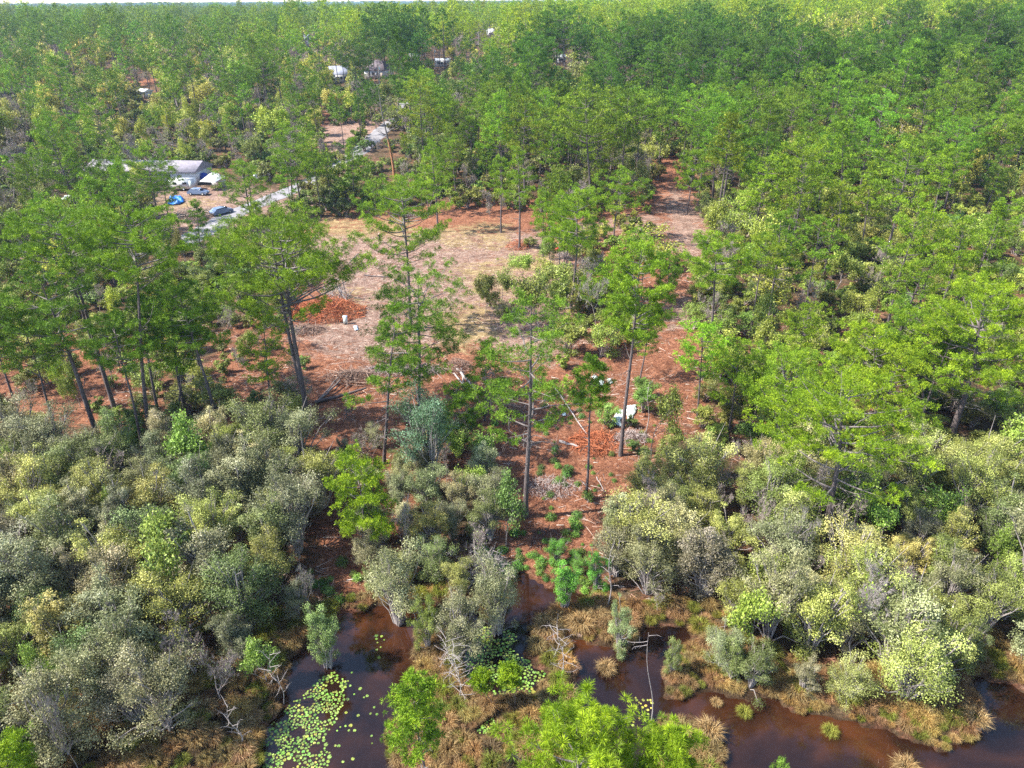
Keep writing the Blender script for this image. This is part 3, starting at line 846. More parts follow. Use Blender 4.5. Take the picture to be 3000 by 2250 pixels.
LIBMB = {}
for k in range(14):          # pines of the middle distance
    g = np.random.default_rng(500 + k)
    sh = ['oval', 'cone', 'umbrella', 'oval', 'sparse', 'umbrella', 'oval', 'cone', 'sparse', 'umbrella', 'oval', 'sparse', 'cone', 'umbrella'][k]
    R = {'oval': 3.8, 'cone': 2.9, 'umbrella': 4.5, 'sparse': 3.7}[sh] * g.uniform(.82, 1.18)
    tr, br, cr = make_pine(17, R, g.uniform(.38, .64), sh, 520 + k, lean=(g.normal(0, .9), g.normal(0, .9)), limbs=int(g.integers(26, 38)),
                           tuft=0.38, per=14, wid=0.055, dens=1.0, puff=6.5, dead=6, r0=.17, wob=g.uniform(.2, .8))
    tr.v += br.v; tr.q += [f + tr.n for f in br.q]; tr.t += [f + tr.n for f in br.t]; tr.qt += br.qt; tr.tt += br.tt; tr.n += br.n
    lib_add('pine', [('trunk', tr.mesh('pine trunk with limbs', MATS['bark']), False), ('crown', cr.mesh('pine crown', MATS['pine']), True)])
for k in range(7):          # hardwoods coming into leaf
    st, cr = make_branchy(11, [3.6, 4.2, 3.2, 4.6, 3.0, 3.8, 4.4][k], 600 + k, depth=4, kids=3, leaf=[4200, 3600, 5000, 3400, 4600, 2600, 5200][k], lsize=0.17, twig=1.0, up=.42)
    lib_add('hardwood', [('trunk', st.mesh('hardwood trunk', MATS['bare']), False), ('crown', cr.mesh('hardwood crown', MATS['leaf']), True)])
for k in range(5):          # leafless trees
    st, cr = make_branchy(8, [2.4, 3.0, 2.1, 3.4, 2.7][k], 640 + k, depth=4, kids=3, leaf=260, lsize=0.11, twig=3.2, up=.4)
    lib_add('bare', [('trunk', st.mesh('bare tree wood', MATS['bare']), False), ('crown', cr.mesh('bare tree buds', MATS['leaf']), True)])
for k in range(11):          # bay trees of the wet thickets
    g = np.random.default_rng(690 + k)
    st, cr = make_bay(6.0, 2.1 * g.uniform(.8, 1.2), 700 + k, nl=17500, size=0.055, clumps=int(g.integers(60, 95)), drop=g.uniform(.5, 1.0),
                      tonebias=g.uniform(-.06, .14), fuzzy=.5, spike=int(g.integers(0, 4)), asp=.5)
    LIBMB.setdefault('bay', []).append((st, cr))
    lib_add('bay', [('stems', st.mesh('bay stems', MATS['pale']), False), ('crown', cr.mesh('bay crown', MATS['bay']), True)])
for k in range(7):          # olive undergrowth bushes
    st, cr = make_bay(3.6, [1.7, 2.0, 1.5, 2.2, 1.8, 1.6, 2.1][k], 760 + k, nl=4600, size=0.095, clumps=34, drop=.9, tonebias=.02, fuzzy=.6, asp=.42)
    lib_add('shrub', [('stems', st.mesh('bush stems', MATS['bare']), False), ('crown', cr.mesh('bush crown', MATS['leaf']), True)])
for k in range(6):
    lib_add('tussock', [('blades', make_tussock(800 + k, 0.62, 0.85, 750, .0105).mesh('grass blades', MATS['grass']), True)])
for k in range(4):
    st, cr = make_fernbush(820 + k, .8, .9, 1100, .07)
    lib_add('lowbush', [('stems', st.mesh('low bush stems', MATS['bare']), False), ('leaves', cr.mesh('low bush leaves', MATS['leaf']), True)])

def put(name, kind, var, loc, scale, rz, tint, label, cat, group):
    e = empty(name, loc, label, cat, group, rz, scale)
    for pn, me, tt in LIB[kind][var % len(LIB[kind])]:
        obj(pn, me, e, color=tint if tt else None)
    return e

# ------------------------------------------------------------------ what must stay in view: picture windows, each with the distance behind which they no longer count
WINDOWS = [  # x0, y0, x1, y1, distance of the thing seen
    (500, 490, 600, 516, 168), (505, 545, 580, 580, 160), (610, 528, 655, 570, 160), (492, 598, 620, 640, 148), (590, 660, 645, 715, 128),
    (760, 520, 800, 545, 160), (590, 662, 640, 700, 120), (1060, 378, 1175, 455, 182), (1085, 255, 1170, 400, 182), (960, 390, 1020, 410, 210),
    (990, 218, 1012, 240, 410), (1090, 206, 1135, 222, 430), (1282, 189, 1312, 199, 500), (900, 118, 916, 136, 700), (1430, 98, 1440, 106, 720),
    (1635, 185, 1650, 192, 520), (1270, 152, 1280, 200, 460), (1344, 127, 1349, 160, 560), (1401, 110, 1405, 138, 660), (1106, 212, 1118, 240, 420), (424, 284, 440, 294, 300),
    (430, 236, 480, 268, 340), (1120, 260, 1165, 520, 150), (1925, 530, 2080, 760, 110), (1930, 470, 1990, 560, 150), (1105, 700, 1120, 722, 124),
]
WINDOWS = [(a, b, c, d, float(gp((a + c) / 2, d + 4)[1])) if f > 130 else (a, b, c, d, f) for a, b, c, d, f in WINDOWS]
def hides(P, h, R, crown0=0.45, floor=False):
    """does a plant at P with height h and crown radius R cover one of the windows?"""
    q = proj(np.array([[P[0], P[1], P[2]], [P[0], P[1], P[2] + h]]))
    dep = q[0, 2]; r = R * FPX / dep * 0.8
    yt = q[1, 1]; yb = q[0, 1]
    if crown0 > 0: yb = yt + (yb - yt) * (1 - crown0) + r * .3
    for x0, y0, x1, y1, d in WINDOWS:
        if P[1] < d - 1 and q[0, 0] + r > x0 and q[0, 0] - r < x1 and yt < y1 and yb > y0: return True
    return False

OPEN = [gpoly(p) for p in (
    [(600, 1030), (690, 930), (860, 860), (840, 700), (1000, 640), (1300, 615), (1500, 640), (1700, 655), (1890, 640), (1925, 560), (1932, 480), (1978, 480), (2045, 600), (2075, 720), (2030, 820), (2040, 950), (2040, 1230), (1960, 1330), (1900, 1600), (1500, 1700), (1300, 1600), (1000, 1500), (900, 1400), (900, 1250), (640, 1240)],
    [(430, 590), (640, 540), (860, 560), (880, 640), (700, 700), (560, 760), (450, 700)],
    [(940, 385), (1060, 380), (1060, 415), (980, 450), (950, 440)], [(420, 520), (690, 510), (700, 600), (440, 600)],
)]
def _open(X, Y):
    m = np.zeros(X.shape)
    for p in OPEN: m = np.maximum(m, inpoly(p, X, Y))
    return np.where(road_d(X, Y) < np.where(Y < 185, 2.7, 2.0), 1.0, m)
open_g = Grid(_open, -170, 130, 40, 420, 1.0, 0.0)
def is_open(x, y): return float(open_g(x, y)) > .5

class Spacer:
    def __init__(s, cell): s.c = cell; s.d = {}
    def ok(s, x, y, r):
        i, j = int(x // s.c), int(y // s.c); n = int(r // s.c) + 1
        for a in range(i - n, i + n + 1):
            for b in range(j - n, j + n + 1):
                for (u, v, q) in s.d.get((a, b), ()):
                    if (u - x) ** 2 + (v - y) ** 2 < (max(r, q) if False else (r + q) / 2) ** 2: return False
        s.d.setdefault((i, j), []).append((x, y, r)); return True
SP = Spacer(5.0)
for b in PINES_USED: SP.ok(b[0], b[1], 2.0)

def tintc(base, amt, g):
    b = np.array(base) * (1 + g.normal(0, amt)); return tuple(np.minimum(np.maximum(b * (1 + g.normal(0, amt * .5, 3)), .05), 3))

CAND = {'pine': [], 'hardwood': [], 'bare': [], 'bay': [], 'shrub': []}
SPEC = {'pine': (17.0, 3.6), 'hardwood': (11.0, 3.8), 'bare': (8.0, 2.7), 'bay': (6.0, 2.1), 'shrub': (3.6, 1.8)}

def try_put(kind, x, y, h, tint, space, sp=SP, fit=True, rscale=1.0, var=None):
    h0, R0 = SPEC[kind]
    z = gz(x, y)
    P = (x, y, z)
    c0 = 0.42 if kind == 'pine' else 0.0
    s = h / h0
    for k in range(5):
        if not fit or not hides(P, h0 * s, R0 * s * rscale, c0): break
        s *= 0.72
    else: return False
    if s * h0 < (5 if kind == 'pine' else 2.0 if kind != 'shrub' else .7): return False
    if not sp.ok(x, y, space): return False
    CAND[kind].append((P, s, rscale, tint, int(rng.integers(0, 1000)) if var is None else var))
    return True

# --- the two bay thickets beside the pond, and the grey bushes between them
BAYZ = [(gpoly([(-500, 1400), (250, 1390), (700, 1380), (900, 1400), (960, 1500), (900, 1650), (950, 1800), (900, 1850), (860, 1975), (815, 2050), (600, 2150), (300, 2240), (-900, 2340)]), 2.35),
        (gpoly([(1230, 1360), (1380, 1340), (1440, 1440), (1440, 1560), (1440, 1660), (1470, 1690), (1360, 1770), (1100, 1760), (1050, 1700), (1130, 1520)]), 2.2),
        (gpoly([(1880, 1500), (2060, 1420), (2350, 1450), (2700, 1430), (3400, 1380), (3800, 1950), (2950, 1950), (2800, 2010), (2600, 2090), (2400, 2065), (2100, 2000), (1970, 1870), (1800, 1800), (1790, 1650)]), 2.35)]
SB = Spacer(4.0)
for zi, (poly, sp) in enumerate(BAYZ):
    x0, y0 = poly.min(0); x1, y1 = poly.max(0)
    x0 = max(x0, -60); x1 = min(x1, 62)
    n = int((x1 - x0) * (y1 - y0) * 1.6)
    xs = rng.uniform(x0, x1, n); ys = rng.uniform(y0, y1, n)
    m = inpoly(poly, xs, ys)
    xs, ys = xs[m], ys[m]; sdv = water_sd(xs, ys)
    for x, y, sdx in zip(xs, ys, sdv):
        q = proj([x, y, 3])[0]
        if q[0] < -200 or q[0] > 3200 or sdx < 0.5: continue
        edge = min(1.0, 0.45 + sdx / 7)
        h = rng.uniform(4.2, 7.6) * edge * (0.92 if zi == 1 else 1)
        if zi == 1: h = min(h, rng.uniform(3.2, 5.6))
        u = rng.random()
        pal = [((1.0, 0.98, 0.85), .26), ((1.35, 1.22, 1.0), .24), ((0.62, 0.74, 0.40), .16), ((1.3, 1.25, 0.55), .24), ((0.82, 0.80, 0.72), .10)]
        for c, pr in pal:
            u -= pr
            if u <= 0: break
        if zi == 2 and rng.random() < .45: c = (1.15, 1.25, 0.55)
        r = rng.random()
        if r < 0.08: try_put('bare', x, y, h * .95, tintc((1, 1, 1), .1, rng), sp * .9, SB, False)
        elif r < 0.15: try_put('hardwood', x, y, h * 1.15, tintc((1.15, 1.35, .7), .12, rng), sp, SB, False, .9)
        else: try_put('bay', x, y, h, tintc(c, .10, rng), sp * rng.uniform(.8, 1.15), SB, False, rng.uniform(.85, 1.15))
for b in CAND['bay'] + CAND['bare']: SP.ok(b[0][0], b[0][1], 1.4)

# --- forest scatter: probabilities by where the ground stands
def zone(px, py, d):
    """(spacing, [(kind, share, height range, tint)])"""
    olive, lime, pinkb, dark, bright = (1.05, 1.0, .75), (1.9, 1.75, .7), (1.0, .85, .8), T_DARK, T_BRIGHT
    if d > 330 + 40 * math.sin(px * .007):
        if px > 1050 + 350 * math.sin(d * .013): return 6.0, [('pine', .54, (14, 20), (1.7, 1.42, .95)), ('hardwood', .30, (10, 14), (1.9, 1.65, .85)), ('bare', .16, (9, 12), (1.5, 1.3, 1.2))]  # brighter yellow tints paint in sunlit forest beyond the cloud shadow
        return 6.0, [('pine', .46, (13, 20), (1.0, .98, .9) if d < 480 else (1.3, 1.15, .9)), ('hardwood', .34, (9, 14), (2.1, 1.7, 1.1)), ('bare', .20, (8, 12), (1.5, 1.2, 1.2))]
    if px < 1050 and d > 190:
        return 5.8, [('pine', .26, (11, 18), (.95, .98, .9)), ('hardwood', .46, (8, 13), (2.1, 1.7, 1.1)), ('bare', .22, (6, 10), pinkb), ('shrub', .06, (3, 5), olive)]
    if px < 1050 and d > 95:
        return 5.2, [('pine', .34, (11, 17), T_BRIGHT), ('hardwood', .32, (6, 10), (1.2, 1.08, .75)), ('bare', .08, (5, 8), pinkb), ('shrub', .24, (2.5, 5), olive)]
    if px < 1050:
        return 4.2, [('pine', .10, (9, 14), T_BRIGHT), ('hardwood', .12, (4, 7), (1.3, 1.3, .7)), ('bare', .1, (3, 6), pinkb), ('shrub', .68, (2, 4), (1.2, 1.15, .75))]
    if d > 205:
        return 5.4, [('pine', .80, (13, 20), (.50, .63, .6)), ('hardwood', .12, (9, 13), (1.0, .95, .7)), ('bare', .10, (7, 11), (1, .95, .9))]  # darkened pine tint: shade of a passing cloud put into the colour
    if d > 135 and px < 1900:
        return 4.6, [('pine', .60, (11, 18), (1.05, 1.02, .9)), ('hardwood', .16, (6, 10), olive), ('bare', .10, (5, 8), pinkb), ('shrub', .14, (2.5, 4.5), olive)]
    if d > 135:
        return 4.9, [('pine', .60, (12, 18), (.9, .95, .88)), ('hardwood', .22, (7, 11), (1.4, 1.25, .65)), ('bare', .07, (5, 8), pinkb), ('shrub', .09, (3, 5), olive)]
    if px < 2000: return 4.4, [('pine', .40, (9, 14), T_BRIGHT), ('shrub', .45, (2, 4), olive), ('bare', .15, (3, 6), pinkb)]
    return 4.5, [('pine', .28, (11, 16), (1.15, 1.10, .8)), ('hardwood', .30, (5, 9), (1.35, 1.33, .68)), ('bare', .12, (4, 7), (1.1, 1, .95)), ('shrub', .34, (2.5, 5), (1.35, 1.28, .7))]

def patch(x, y):
    return math.sin(x * .023 + 2.2 * math.sin(y * .011 + 1)) * math.sin(y * .019 + 1.7 * math.sin(x * .013))

def scatter(y0, y1, sp_mult=1.0, far=False):
    area = 0; xs, ys = [], []
    n = int((0.76 * (y1 ** 2 - y0 ** 2)) / (9.0 * sp_mult))
    yy = np.sqrt(rng.uniform(y0 ** 2, y1 ** 2, n)); xx = rng.uniform(-.78, .78, n) * (yy + 12)
    return xx, yy

bayp = [z[0] for z in BAYZ]
bay_g = Grid(lambda X, Y: np.maximum.reduce([inpoly(p, X, Y).astype(float) for p in bayp]), -100, 110, 15, 80, .5, 0.0)
xx, yy = scatter(44, 330, .5)
order = rng.permutation(len(xx)); xx, yy = xx[order], yy[order]
sdw = water_sd(xx, yy)
Q = proj(np.stack([xx, yy, terrain(xx, yy)], 1))
for x, y, q, sw in zip(xx, yy, Q, sdw):
    if sw < 1.5 or is_open(x, y) or bay_g(x, y) > .5: continue
    if q[1] > 1400 and not (1900 < q[0]): continue
    if q[0] < -260 or q[0] > 3260: continue
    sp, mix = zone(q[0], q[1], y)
    u = rng.random()
    for kind, pr, hr, tint in mix:
        u -= pr
        if u <= 0: break
    pn = patch(x, y); hk = 1 + .22 * math.sin(x * .05 + 3) * math.sin(y * .04)
    if y > 130:
        if pn > .38 and kind in ('pine', 'shrub') and rng.random() < .62: kind, hr, tint = 'hardwood', (7, 12), ((1.35, 1.3, .72) if q[0] > 1050 else (2.0, 1.75, .9))
        elif pn < -.42 and kind == 'pine' and rng.random() < .35 and q[0] < 1900: kind, hr, tint = 'bare', (7, 11), (1, .95, .9)
    if kind == 'pine' and y > 110: hr = (hr[0] * 1.0, hr[1] * 1.25)
    if kind == 'hardwood' and q[0] < 1100 and rng.random() < .25: tint = (2.0, 1.8, .65)
    space = {'pine': sp, 'hardwood': sp * 1.05, 'bare': sp * .8, 'bay': 3, 'shrub': sp * .62}[kind]
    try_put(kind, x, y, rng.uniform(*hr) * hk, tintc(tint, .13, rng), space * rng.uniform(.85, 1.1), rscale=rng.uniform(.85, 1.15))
# low bushes and young hardwoods under the pines
SU = Spacer(3.0)
xx, yy = scatter(58, 300, .55)
sdw = water_sd(xx, yy); Q = proj(np.stack([xx, yy, terrain(xx, yy)], 1))
for x, y, q, sw in zip(xx, yy, Q, sdw):
    if sw < 2 or q[0] < -150 or q[0] > 3150 or is_open(x, y) or bay_g(x, y) > .5: continue
    if q[0] < 700 and 950 < q[1] < 1330 and rng.random() < .6: continue
    u = rng.random()
    t = (1.25, 1.2, .65) if u < .55 else (.8, .95, .55) if u < .78 else (1.0, .9, .7)
    if y > 110: h = rng.uniform(1.8, 4.6)
    else: h = rng.uniform(1.5, 3.6)
    try_put('shrub', x, y, h, tintc(t, .15, rng), 2.3 if y < 110 else 3.2, SU, rscale=1.15)
SC_ = Spacer(3.0)
for (x0, y0, x1, y1, nn, h0_, h1_, t, kd) in [(640, 1040, 900, 1230, 22, .8, 3.4, (1.0, .95, .7), 'shrub'), (560, 980, 900, 1250, 26, 2.2, 4.5, (.9, .9, .9), 'bare'), (1000, 1180, 1450, 1420, 14, 2.2, 4.5, (.9, .9, .9), 'bare'), (1130, 1230, 1420, 1400, 26, 1.6, 3.4, (1.05, 1.1, .7), 'bay'), (930, 1300, 1120, 1480, 12, 1.8, 3.2, (.95, 1.0, .8), 'bay'),
        (1640, 900, 1870, 1110, 26, 1.5, 4.5, (1.3, 1.2, .65), 'shrub'), (1700, 640, 1900, 800, 26, 1.5, 4.0, (1.3, 1.2, .6), 'shrub'), (900, 590, 1120, 660, 22, 1.5, 4, (.8, .85, .6), 'shrub'), (1300, 570, 1640, 640, 16, 1.5, 4, (1.2, 1.15, .6), 'shrub'),
        (560, 760, 860, 1000, 46, 1.4, 3.4, (.95, .95, .65), 'shrub'), (1770, 1180, 1900, 1300, 8, 1.2, 3.0, (1.0, 1.0, .7), 'shrub'), (1540, 800, 1740, 1010, 16, 3.5, 8, (1.2, 1.15, .75), 'hardwood'), (1380, 860, 1480, 980, 4, 3, 6, (1.1, 1.05, .8), 'hardwood'), (1560, 620, 1760, 720, 9, 6, 11, (1.12, 1.1, .9), 'pine'), (1040, 620, 1300, 660, 7, 7, 11, (1.1, 1.1, .9), 'pine'), (1760, 850, 1900, 1150, 5, 6, 10, (1.12, 1.1, .9), 'pine'), (1400, 600, 1500, 660, 6, 2, 4, (1, 1, 1), 'bare')]:
    for i in range(nn):
        p = gp(rng.uniform(x0, x1), rng.uniform(y0, y1)); try_put(kd, p[0], p[1], rng.uniform(h0_, h1_), tintc(t, .18, rng), 1.7, SC_, rscale=1.1)

# --- hand placed broadleaf plants
HAND = [  # kind, base px, top px, width px, tint, variant, name, label
    ('bay', (1268, 1440), (1250, 1165), 150, (.42, .72, .62), 1, 'holly_tree', 'dark blue green holly at the foot of the broad layered pine'),
    ('hardwood', (1482, 1592), (1487, 1385), 120, (.75, 1.0, .75), 2, 'sapling', 'slim sapling with a pale stem on the pond slope'),
    ('bay', (1655, 1775), (1640, 1655), 110, (.55, 1.35, .25), 2, 'leafy_bush', 'vivid green bush overhanging the pond corner'),
    ('bay', (1745, 1712), (1745, 1600), 70, (.40, 1.05, .22), 5, 'leafy_bush', 'upright dark green bush on the bank right of the vivid green one'),
    ('bay', (1632, 1640), (1630, 1575), 60, (.5, 1.2, .25), 0, 'leafy_bush', 'small rounded green bush on red straw above the pond corner'),
    ('bay', (1700, 1668), (1700, 1628), 50, (.6, 1.2, .3), 3, 'leafy_bush', 'lowest green bush between the two tall bank bushes'),
    ('shrub', (1625, 1342), (1625, 1298), 32, (.35, .65, .45), 1, 'dark_shrub', 'small dark shrub at the left end of the fallen log'),
    ('shrub', (1660, 1390), (1658, 1358), 38, (.5, .75, .55), 2, 'dark_shrub', 'rounded dark shrub below the fallen log'),
    ('shrub', (1725, 1472), (1728, 1440), 36, (.6, .9, .4), 3, 'dark_shrub', 'little bush at the foot of the skinny young pine'),
    ('shrub', (1855, 1325), (1860, 1290), 50, (.6, .8, .5), 4, 'dark_shrub', 'low bush just right of the pine by the white sheets'),
    ('bay', (1345, 1905), (1345, 1735), 140, (1.1, 1.05, .95), 4, 'bay_tree', 'grey bay bush on the islet between the left and middle water'),
    ('bay', (1455, 1830), (1450, 1640), 130, (1.1, 1.1, .95), 3, 'bay_tree', 'silvery bay tree leaning over the narrow middle water'),
    ('bay', (1170, 1800), (1170, 1620), 150, (1.15, 1.15, .92), 1, 'bay_tree', 'pale grey green bay tree right of the red straw gap'),
    ('bay', (960, 1930), (945, 1790), 130, (.85, 1.15, .6), 2, 'bay_tree', 'round bay tree hanging over the left water'),
    ('bay', (1815, 1880), (1820, 1760), 85, (.9, 1.1, .75), 5, 'bay_tree', 'grey green bush on the tan marsh grass right of the middle water'),
    ('bay', (1255, 1890), (1250, 1760), 80, (1.0, 1.2, .4), 6, 'bay_tree', 'yellow green bush at the left edge of the islet'),
    ('bay', (2140, 1975), (2130, 1870), 90, (.85, 1.0, .5), 7, 'bay_tree', 'rounded fresh green bush at the left foot of the right thicket'),
    ('bay', (1970, 1960), (1950, 1870), 55, (.85, 1.0, .5), 8, 'bay_tree', 'small green bush at the waterside right of the leaning thin pole'),
    ('shrub', (2280, 2262), (2282, 2205), 62, (.65, .95, .35), 2, 'island_bush', 'round green bush alone in the brown water at the bottom edge'),
    ('hardwood', (1650, 892), (1640, 770), 150, (1.1, 1.1, .7), 0, 'hardwood_tree', 'hazy olive tree in front of the red machine'),
    ('hardwood', (1580, 985), (1600, 800), 120, (1.15, 1.1, .65), 3, 'hardwood_tree', 'thin olive tree standing in the right part of the clearing'),
    ('bare', (1745, 985), (1718, 790), 110, (1.0, 1.0, .8), 1, 'bare_tree', 'pale bare tree on the right of the clearing'),
    ('hardwood', (1425, 940), (1415, 830), 100, (1.05, 1.0, .7), 4, 'hardwood_tree', 'low grey olive tree in the middle of the clearing'),
    ('hardwood', (1900, 790), (1880, 650), 170, (1.35, 1.2, .5), 5, 'hardwood_tree', 'dense yellow olive tree beside the sandy track'),
    ('shrub', (1560, 735), (1558, 690), 60, (1.0, .9, .55), 0, 'olive_bush', 'olive bush right of the brown brush heap'),
    ('hardwood', (1905, 1330), (1900, 1110), 130, (1.0, 1.0, .6), 1, 'hardwood_tree', 'tall thin olive tree right of the white sheets'),
    ('bare', (1740, 880), (1790, 720), 90, (1, 1, 1), 3, 'bare_tree', 'wispy bare tree right of the crooked pine'),
    ('bare', (700, 1420), (755, 1265), 95, (1, 1, 1), 0, 'bare_tree', 'white branched bare tree above the left bay thicket'),
    ('bare', (1200, 1640), (1180, 1440), 80, (1, 1, 1), 2, 'bare_tree', 'grey bare tree right of the small bright green pine'),
    ('bare', (230, 2250), (140, 2010), 90, (1, 1, 1), 4, 'bare_tree', 'white bare tree leaning in the bottom left thicket'),
    ('bare', (120, 1640), (60, 1500), 120, (1, 1, 1), 0, 'bare_tree', 'white bare crown at the left edge of the thicket'),
    ('bare', (900, 1800), (850, 1640), 90, (1, 1, 1), 2, 'bare_tree', 'white stemmed bare tree behind the left water'),
    ('bare', (2450, 1880), (2500, 1620), 150, (1.3, 1.6, .6), 3, 'bare_tree', 'large white limbed tree in the right thicket'),
    ('bare', (2650, 1900), (2650, 1760), 110, (1, 1, 1), 4, 'bare_tree', 'grey brown bare tree in the right thicket near the lake'),
    ('bare', (2330, 1720), (2310, 1480), 90, (1, 1, 1), 1, 'bare_tree', 'grey bare tree left of the widest yellow green pine trunk'),
    ('bare', (1780, 390), (1762, 270), 1, (1, 1, 1), 1, None, None),
    ('bare', (1785, 520), (1768, 440), 90, (1, 1, 1), 3, 'bare_tree', 'pale bare tree behind the crooked pine, right of centre'),
    ('bare', (1550, 440), (1545, 370), 60, (1, 1, 1), 0, 'bare_tree', 'white bare tree in the green pine stand above the clearing'),
]
PALE_LIB = []
for parts in LIB['bare']:
    me = parts[0][1].copy(); me.materials.clear(); me.materials.append(MATS['pale']); PALE_LIB.append(me)
for kind, b, t, wpx, tint, var, name, lab in HAND:
    if not name: continue
    B = place(*b); T = gpy(t[0], t[1], B[1]); h = T[2] - B[2]; dep = proj(B)[0, 2]
    h0, R0 = SPEC[kind]; R = wpx * dep / FPX / 2
    cat = {'bare_tree': 'bare tree', 'bay_tree': 'bay tree', 'hardwood_tree': 'tree', 'holly_tree': 'holly tree', 'sapling': 'sapling'}.get(name, 'bush')
    e = empty(name, B, lab, cat, {'bay_tree': 'bay trees by the pond', 'bare_tree': 'leafless trees', 'hardwood_tree': 'olive trees in young leaf'}.get(name), float(rng.uniform(0, 6.28)), (R / R0, R / R0, h / h0))
    for pi, (pn, me, tt) in enumerate(LIB[kind][var % len(LIB[kind])]):
        if kind == 'bare' and pi == 0: me = PALE_LIB[var % 5]
        obj(pn, me, e, color=tint if tt else None)

# ------------------------------------------------------------------ labels for the scattered plants
LANDMARKS = [  # picture position, words
    (1340, 830, 'the pale clearing'), (960, 890, 'the red brush pile'), (1440, 500, 'the pines behind the clearing'), (2000, 700, 'the sandy track'), (1960, 480, 'the top of the sandy track'),
    (1850, 1250, 'the white sheets'), (450, 505, 'the long grey roofed house'), (520, 610, 'the blue tarp'), (740, 640, 'the lower road'), (1100, 420, 'the upper road'), (1140, 350, 'the dead snag'),
    (1000, 230, 'the pale blue roof'), (1115, 220, 'the dark roofed house'), (1275, 180, 'the tall utility pole'), (885, 130, 'the far white house'), (430, 290, 'the small white shed'),
    (2250, 800, 'the slim pointed right pine'), (2480, 1250, 'the widest yellow green pine'), (2850, 1000, 'the thick trunked right pine'), (2280, 1150, 'the flat spreading right pine'),
    (2620, 420, 'the dense upper right forest'), (2350, 420, 'the bent dead limb'), (2750, 650, 'the right edge below the dark forest'), (1700, 350, 'the dark pine stand above the clearing'),
    (180, 400, 'the upper left edge'), (150, 700, 'the double trunked pine'), (250, 1150, 'the leaning left pine'), (800, 800, 'the great flat topped pine'), (480, 1150, 'the left trunk row'),
    (150, 1500, 'the upper left thicket'), (500, 1550, 'the middle of the left thicket'), (300, 1850, 'the lower left thicket'), (700, 1800, 'the left water'), (700, 1450, 'the foot of the flat topped pine'),
    (1330, 1550, 'the central red slope'), (1280, 1720, 'the middle water'), (2000, 1500, 'the left end of the right thicket'), (2300, 1600, 'the middle of the right thicket'),
    (2750, 1600, 'the right end of the right thicket'), (2200, 1850, 'the grassy right shore'), (2700, 1850, 'the right lake shore'), (600, 300, 'the left hardwood slope'), (800, 450, 'the red dirt by the road'),
    (2100, 250, 'the far side of the dark forest'), (1700, 180, 'the far white roof'),
]
LM = np.array([(a, b) for a, b, _ in LANDMARKS], float)
ORD = ['nearest', 'second nearest', 'third nearest', 'fourth nearest', 'fifth nearest', 'sixth nearest', 'seventh nearest', 'eighth nearest', 'ninth nearest', 'tenth nearest',
       'eleventh nearest', 'twelfth nearest', 'thirteenth nearest', 'fourteenth nearest', 'fifteenth nearest', 'sixteenth nearest', 'seventeenth nearest', 'eighteenth nearest', 'nineteenth nearest', 'twentieth nearest'] + ['twenty %s nearest' % q for q in 'first second third fourth fifth sixth seventh eighth ninth'.split()] + ['thirtieth nearest'] + ['thirty %s nearest' % q for q in 'first second third fourth fifth sixth seventh eighth ninth'.split()] + ['fortieth nearest'] + ['forty %s nearest' % q for q in 'first second third fourth fifth sixth seventh eighth ninth'.split()]
WORDS = {'pine': ('pine_tree', 'pine', 'pine tree', 'pines of the forest'), 'hardwood': ('hardwood_tree', 'leafing tree', 'tree', 'olive trees in young leaf'),
         'bare': ('bare_tree', 'leafless tree', 'bare tree', 'leafless trees'), 'bay': ('bay_tree', 'bay tree', 'bay tree', 'bay trees by the pond'), 'shrub': ('bush', 'bush', 'bush', 'bushes under the pines')}
def colour_word(kind, t):
    r, g, b = t
    if kind == 'bare': return 'grey'
    if kind == 'pine': return 'deep green' if g < .9 else 'yellow green' if r > 1.25 else 'bright green'
    if r > 1.7: return 'lime yellow'
    if kind == 'bay': return 'dark green' if r < .7 else 'yellowish' if b < .72 else 'silvery' if r > 1.1 else 'grey green'
    return 'dark green' if r < .95 else 'olive green'

def emit(kind, limit):
    c = sorted(CAND[kind], key=lambda a: -(SPEC[kind][0] * a[1]) / a[0][1])
    rows, rest = [], []
    for a in c:
        P, s, rs, tint, var = a
        h = SPEC[kind][0] * s
        q = proj([P[0], P[1], P[2] + h * .75])[0]
        if q[0] < -60 or q[0] > 3060 or q[1] > 2300: rest.append(a); continue
        if len(rows) < limit: rows.append((a, q))
        else: rest.append(a)
    nm, word, cat, grp = WORDS[kind]
    cells = {}
    for i, (a, q) in enumerate(rows):
        dd = np.hypot(LM[:, 0] - q[0], (LM[:, 1] - q[1]) * 1.25)
        k = int(dd.argmin()); dx, dy = q[0] - LM[k, 0], (q[1] - LM[k, 1]) * 1.25
        side = 'right of' if dx > abs(dy) else 'left of' if -dx > abs(dy) else 'below' if dy > 0 else 'above'
        cells.setdefault((k, side, colour_word(kind, a[3])), []).append((dd[k], i))
    lab = {}
    for (k, side, cw), L in cells.items():
        L.sort()
        for o, (_, i) in enumerate(L):
            lab[i] = f"{ORD[min(o, len(ORD) - 1)]} {cw} {word} {side} {LANDMARKS[k][2]}"
    for i, (a, q) in enumerate(rows):
        P, s, rs, tint, var = a
        put(nm, kind, var, (P[0], P[1], P[2] - 0.05), (s * rs, s * rs, s), float(rng.uniform(0, 6.28)), tint, lab[i], cat, grp)
    return rest
REST = {}
for kind, lim in (('pine', 262), ('hardwood', 285), ('bare', 120), ('bay', 285), ('shrub', 290)):
    REST[kind] = emit(kind, lim)
print('candidates', {k: len(v) for k, v in CAND.items()}, 'rest', {k: len(v) for k, v in REST.items()})

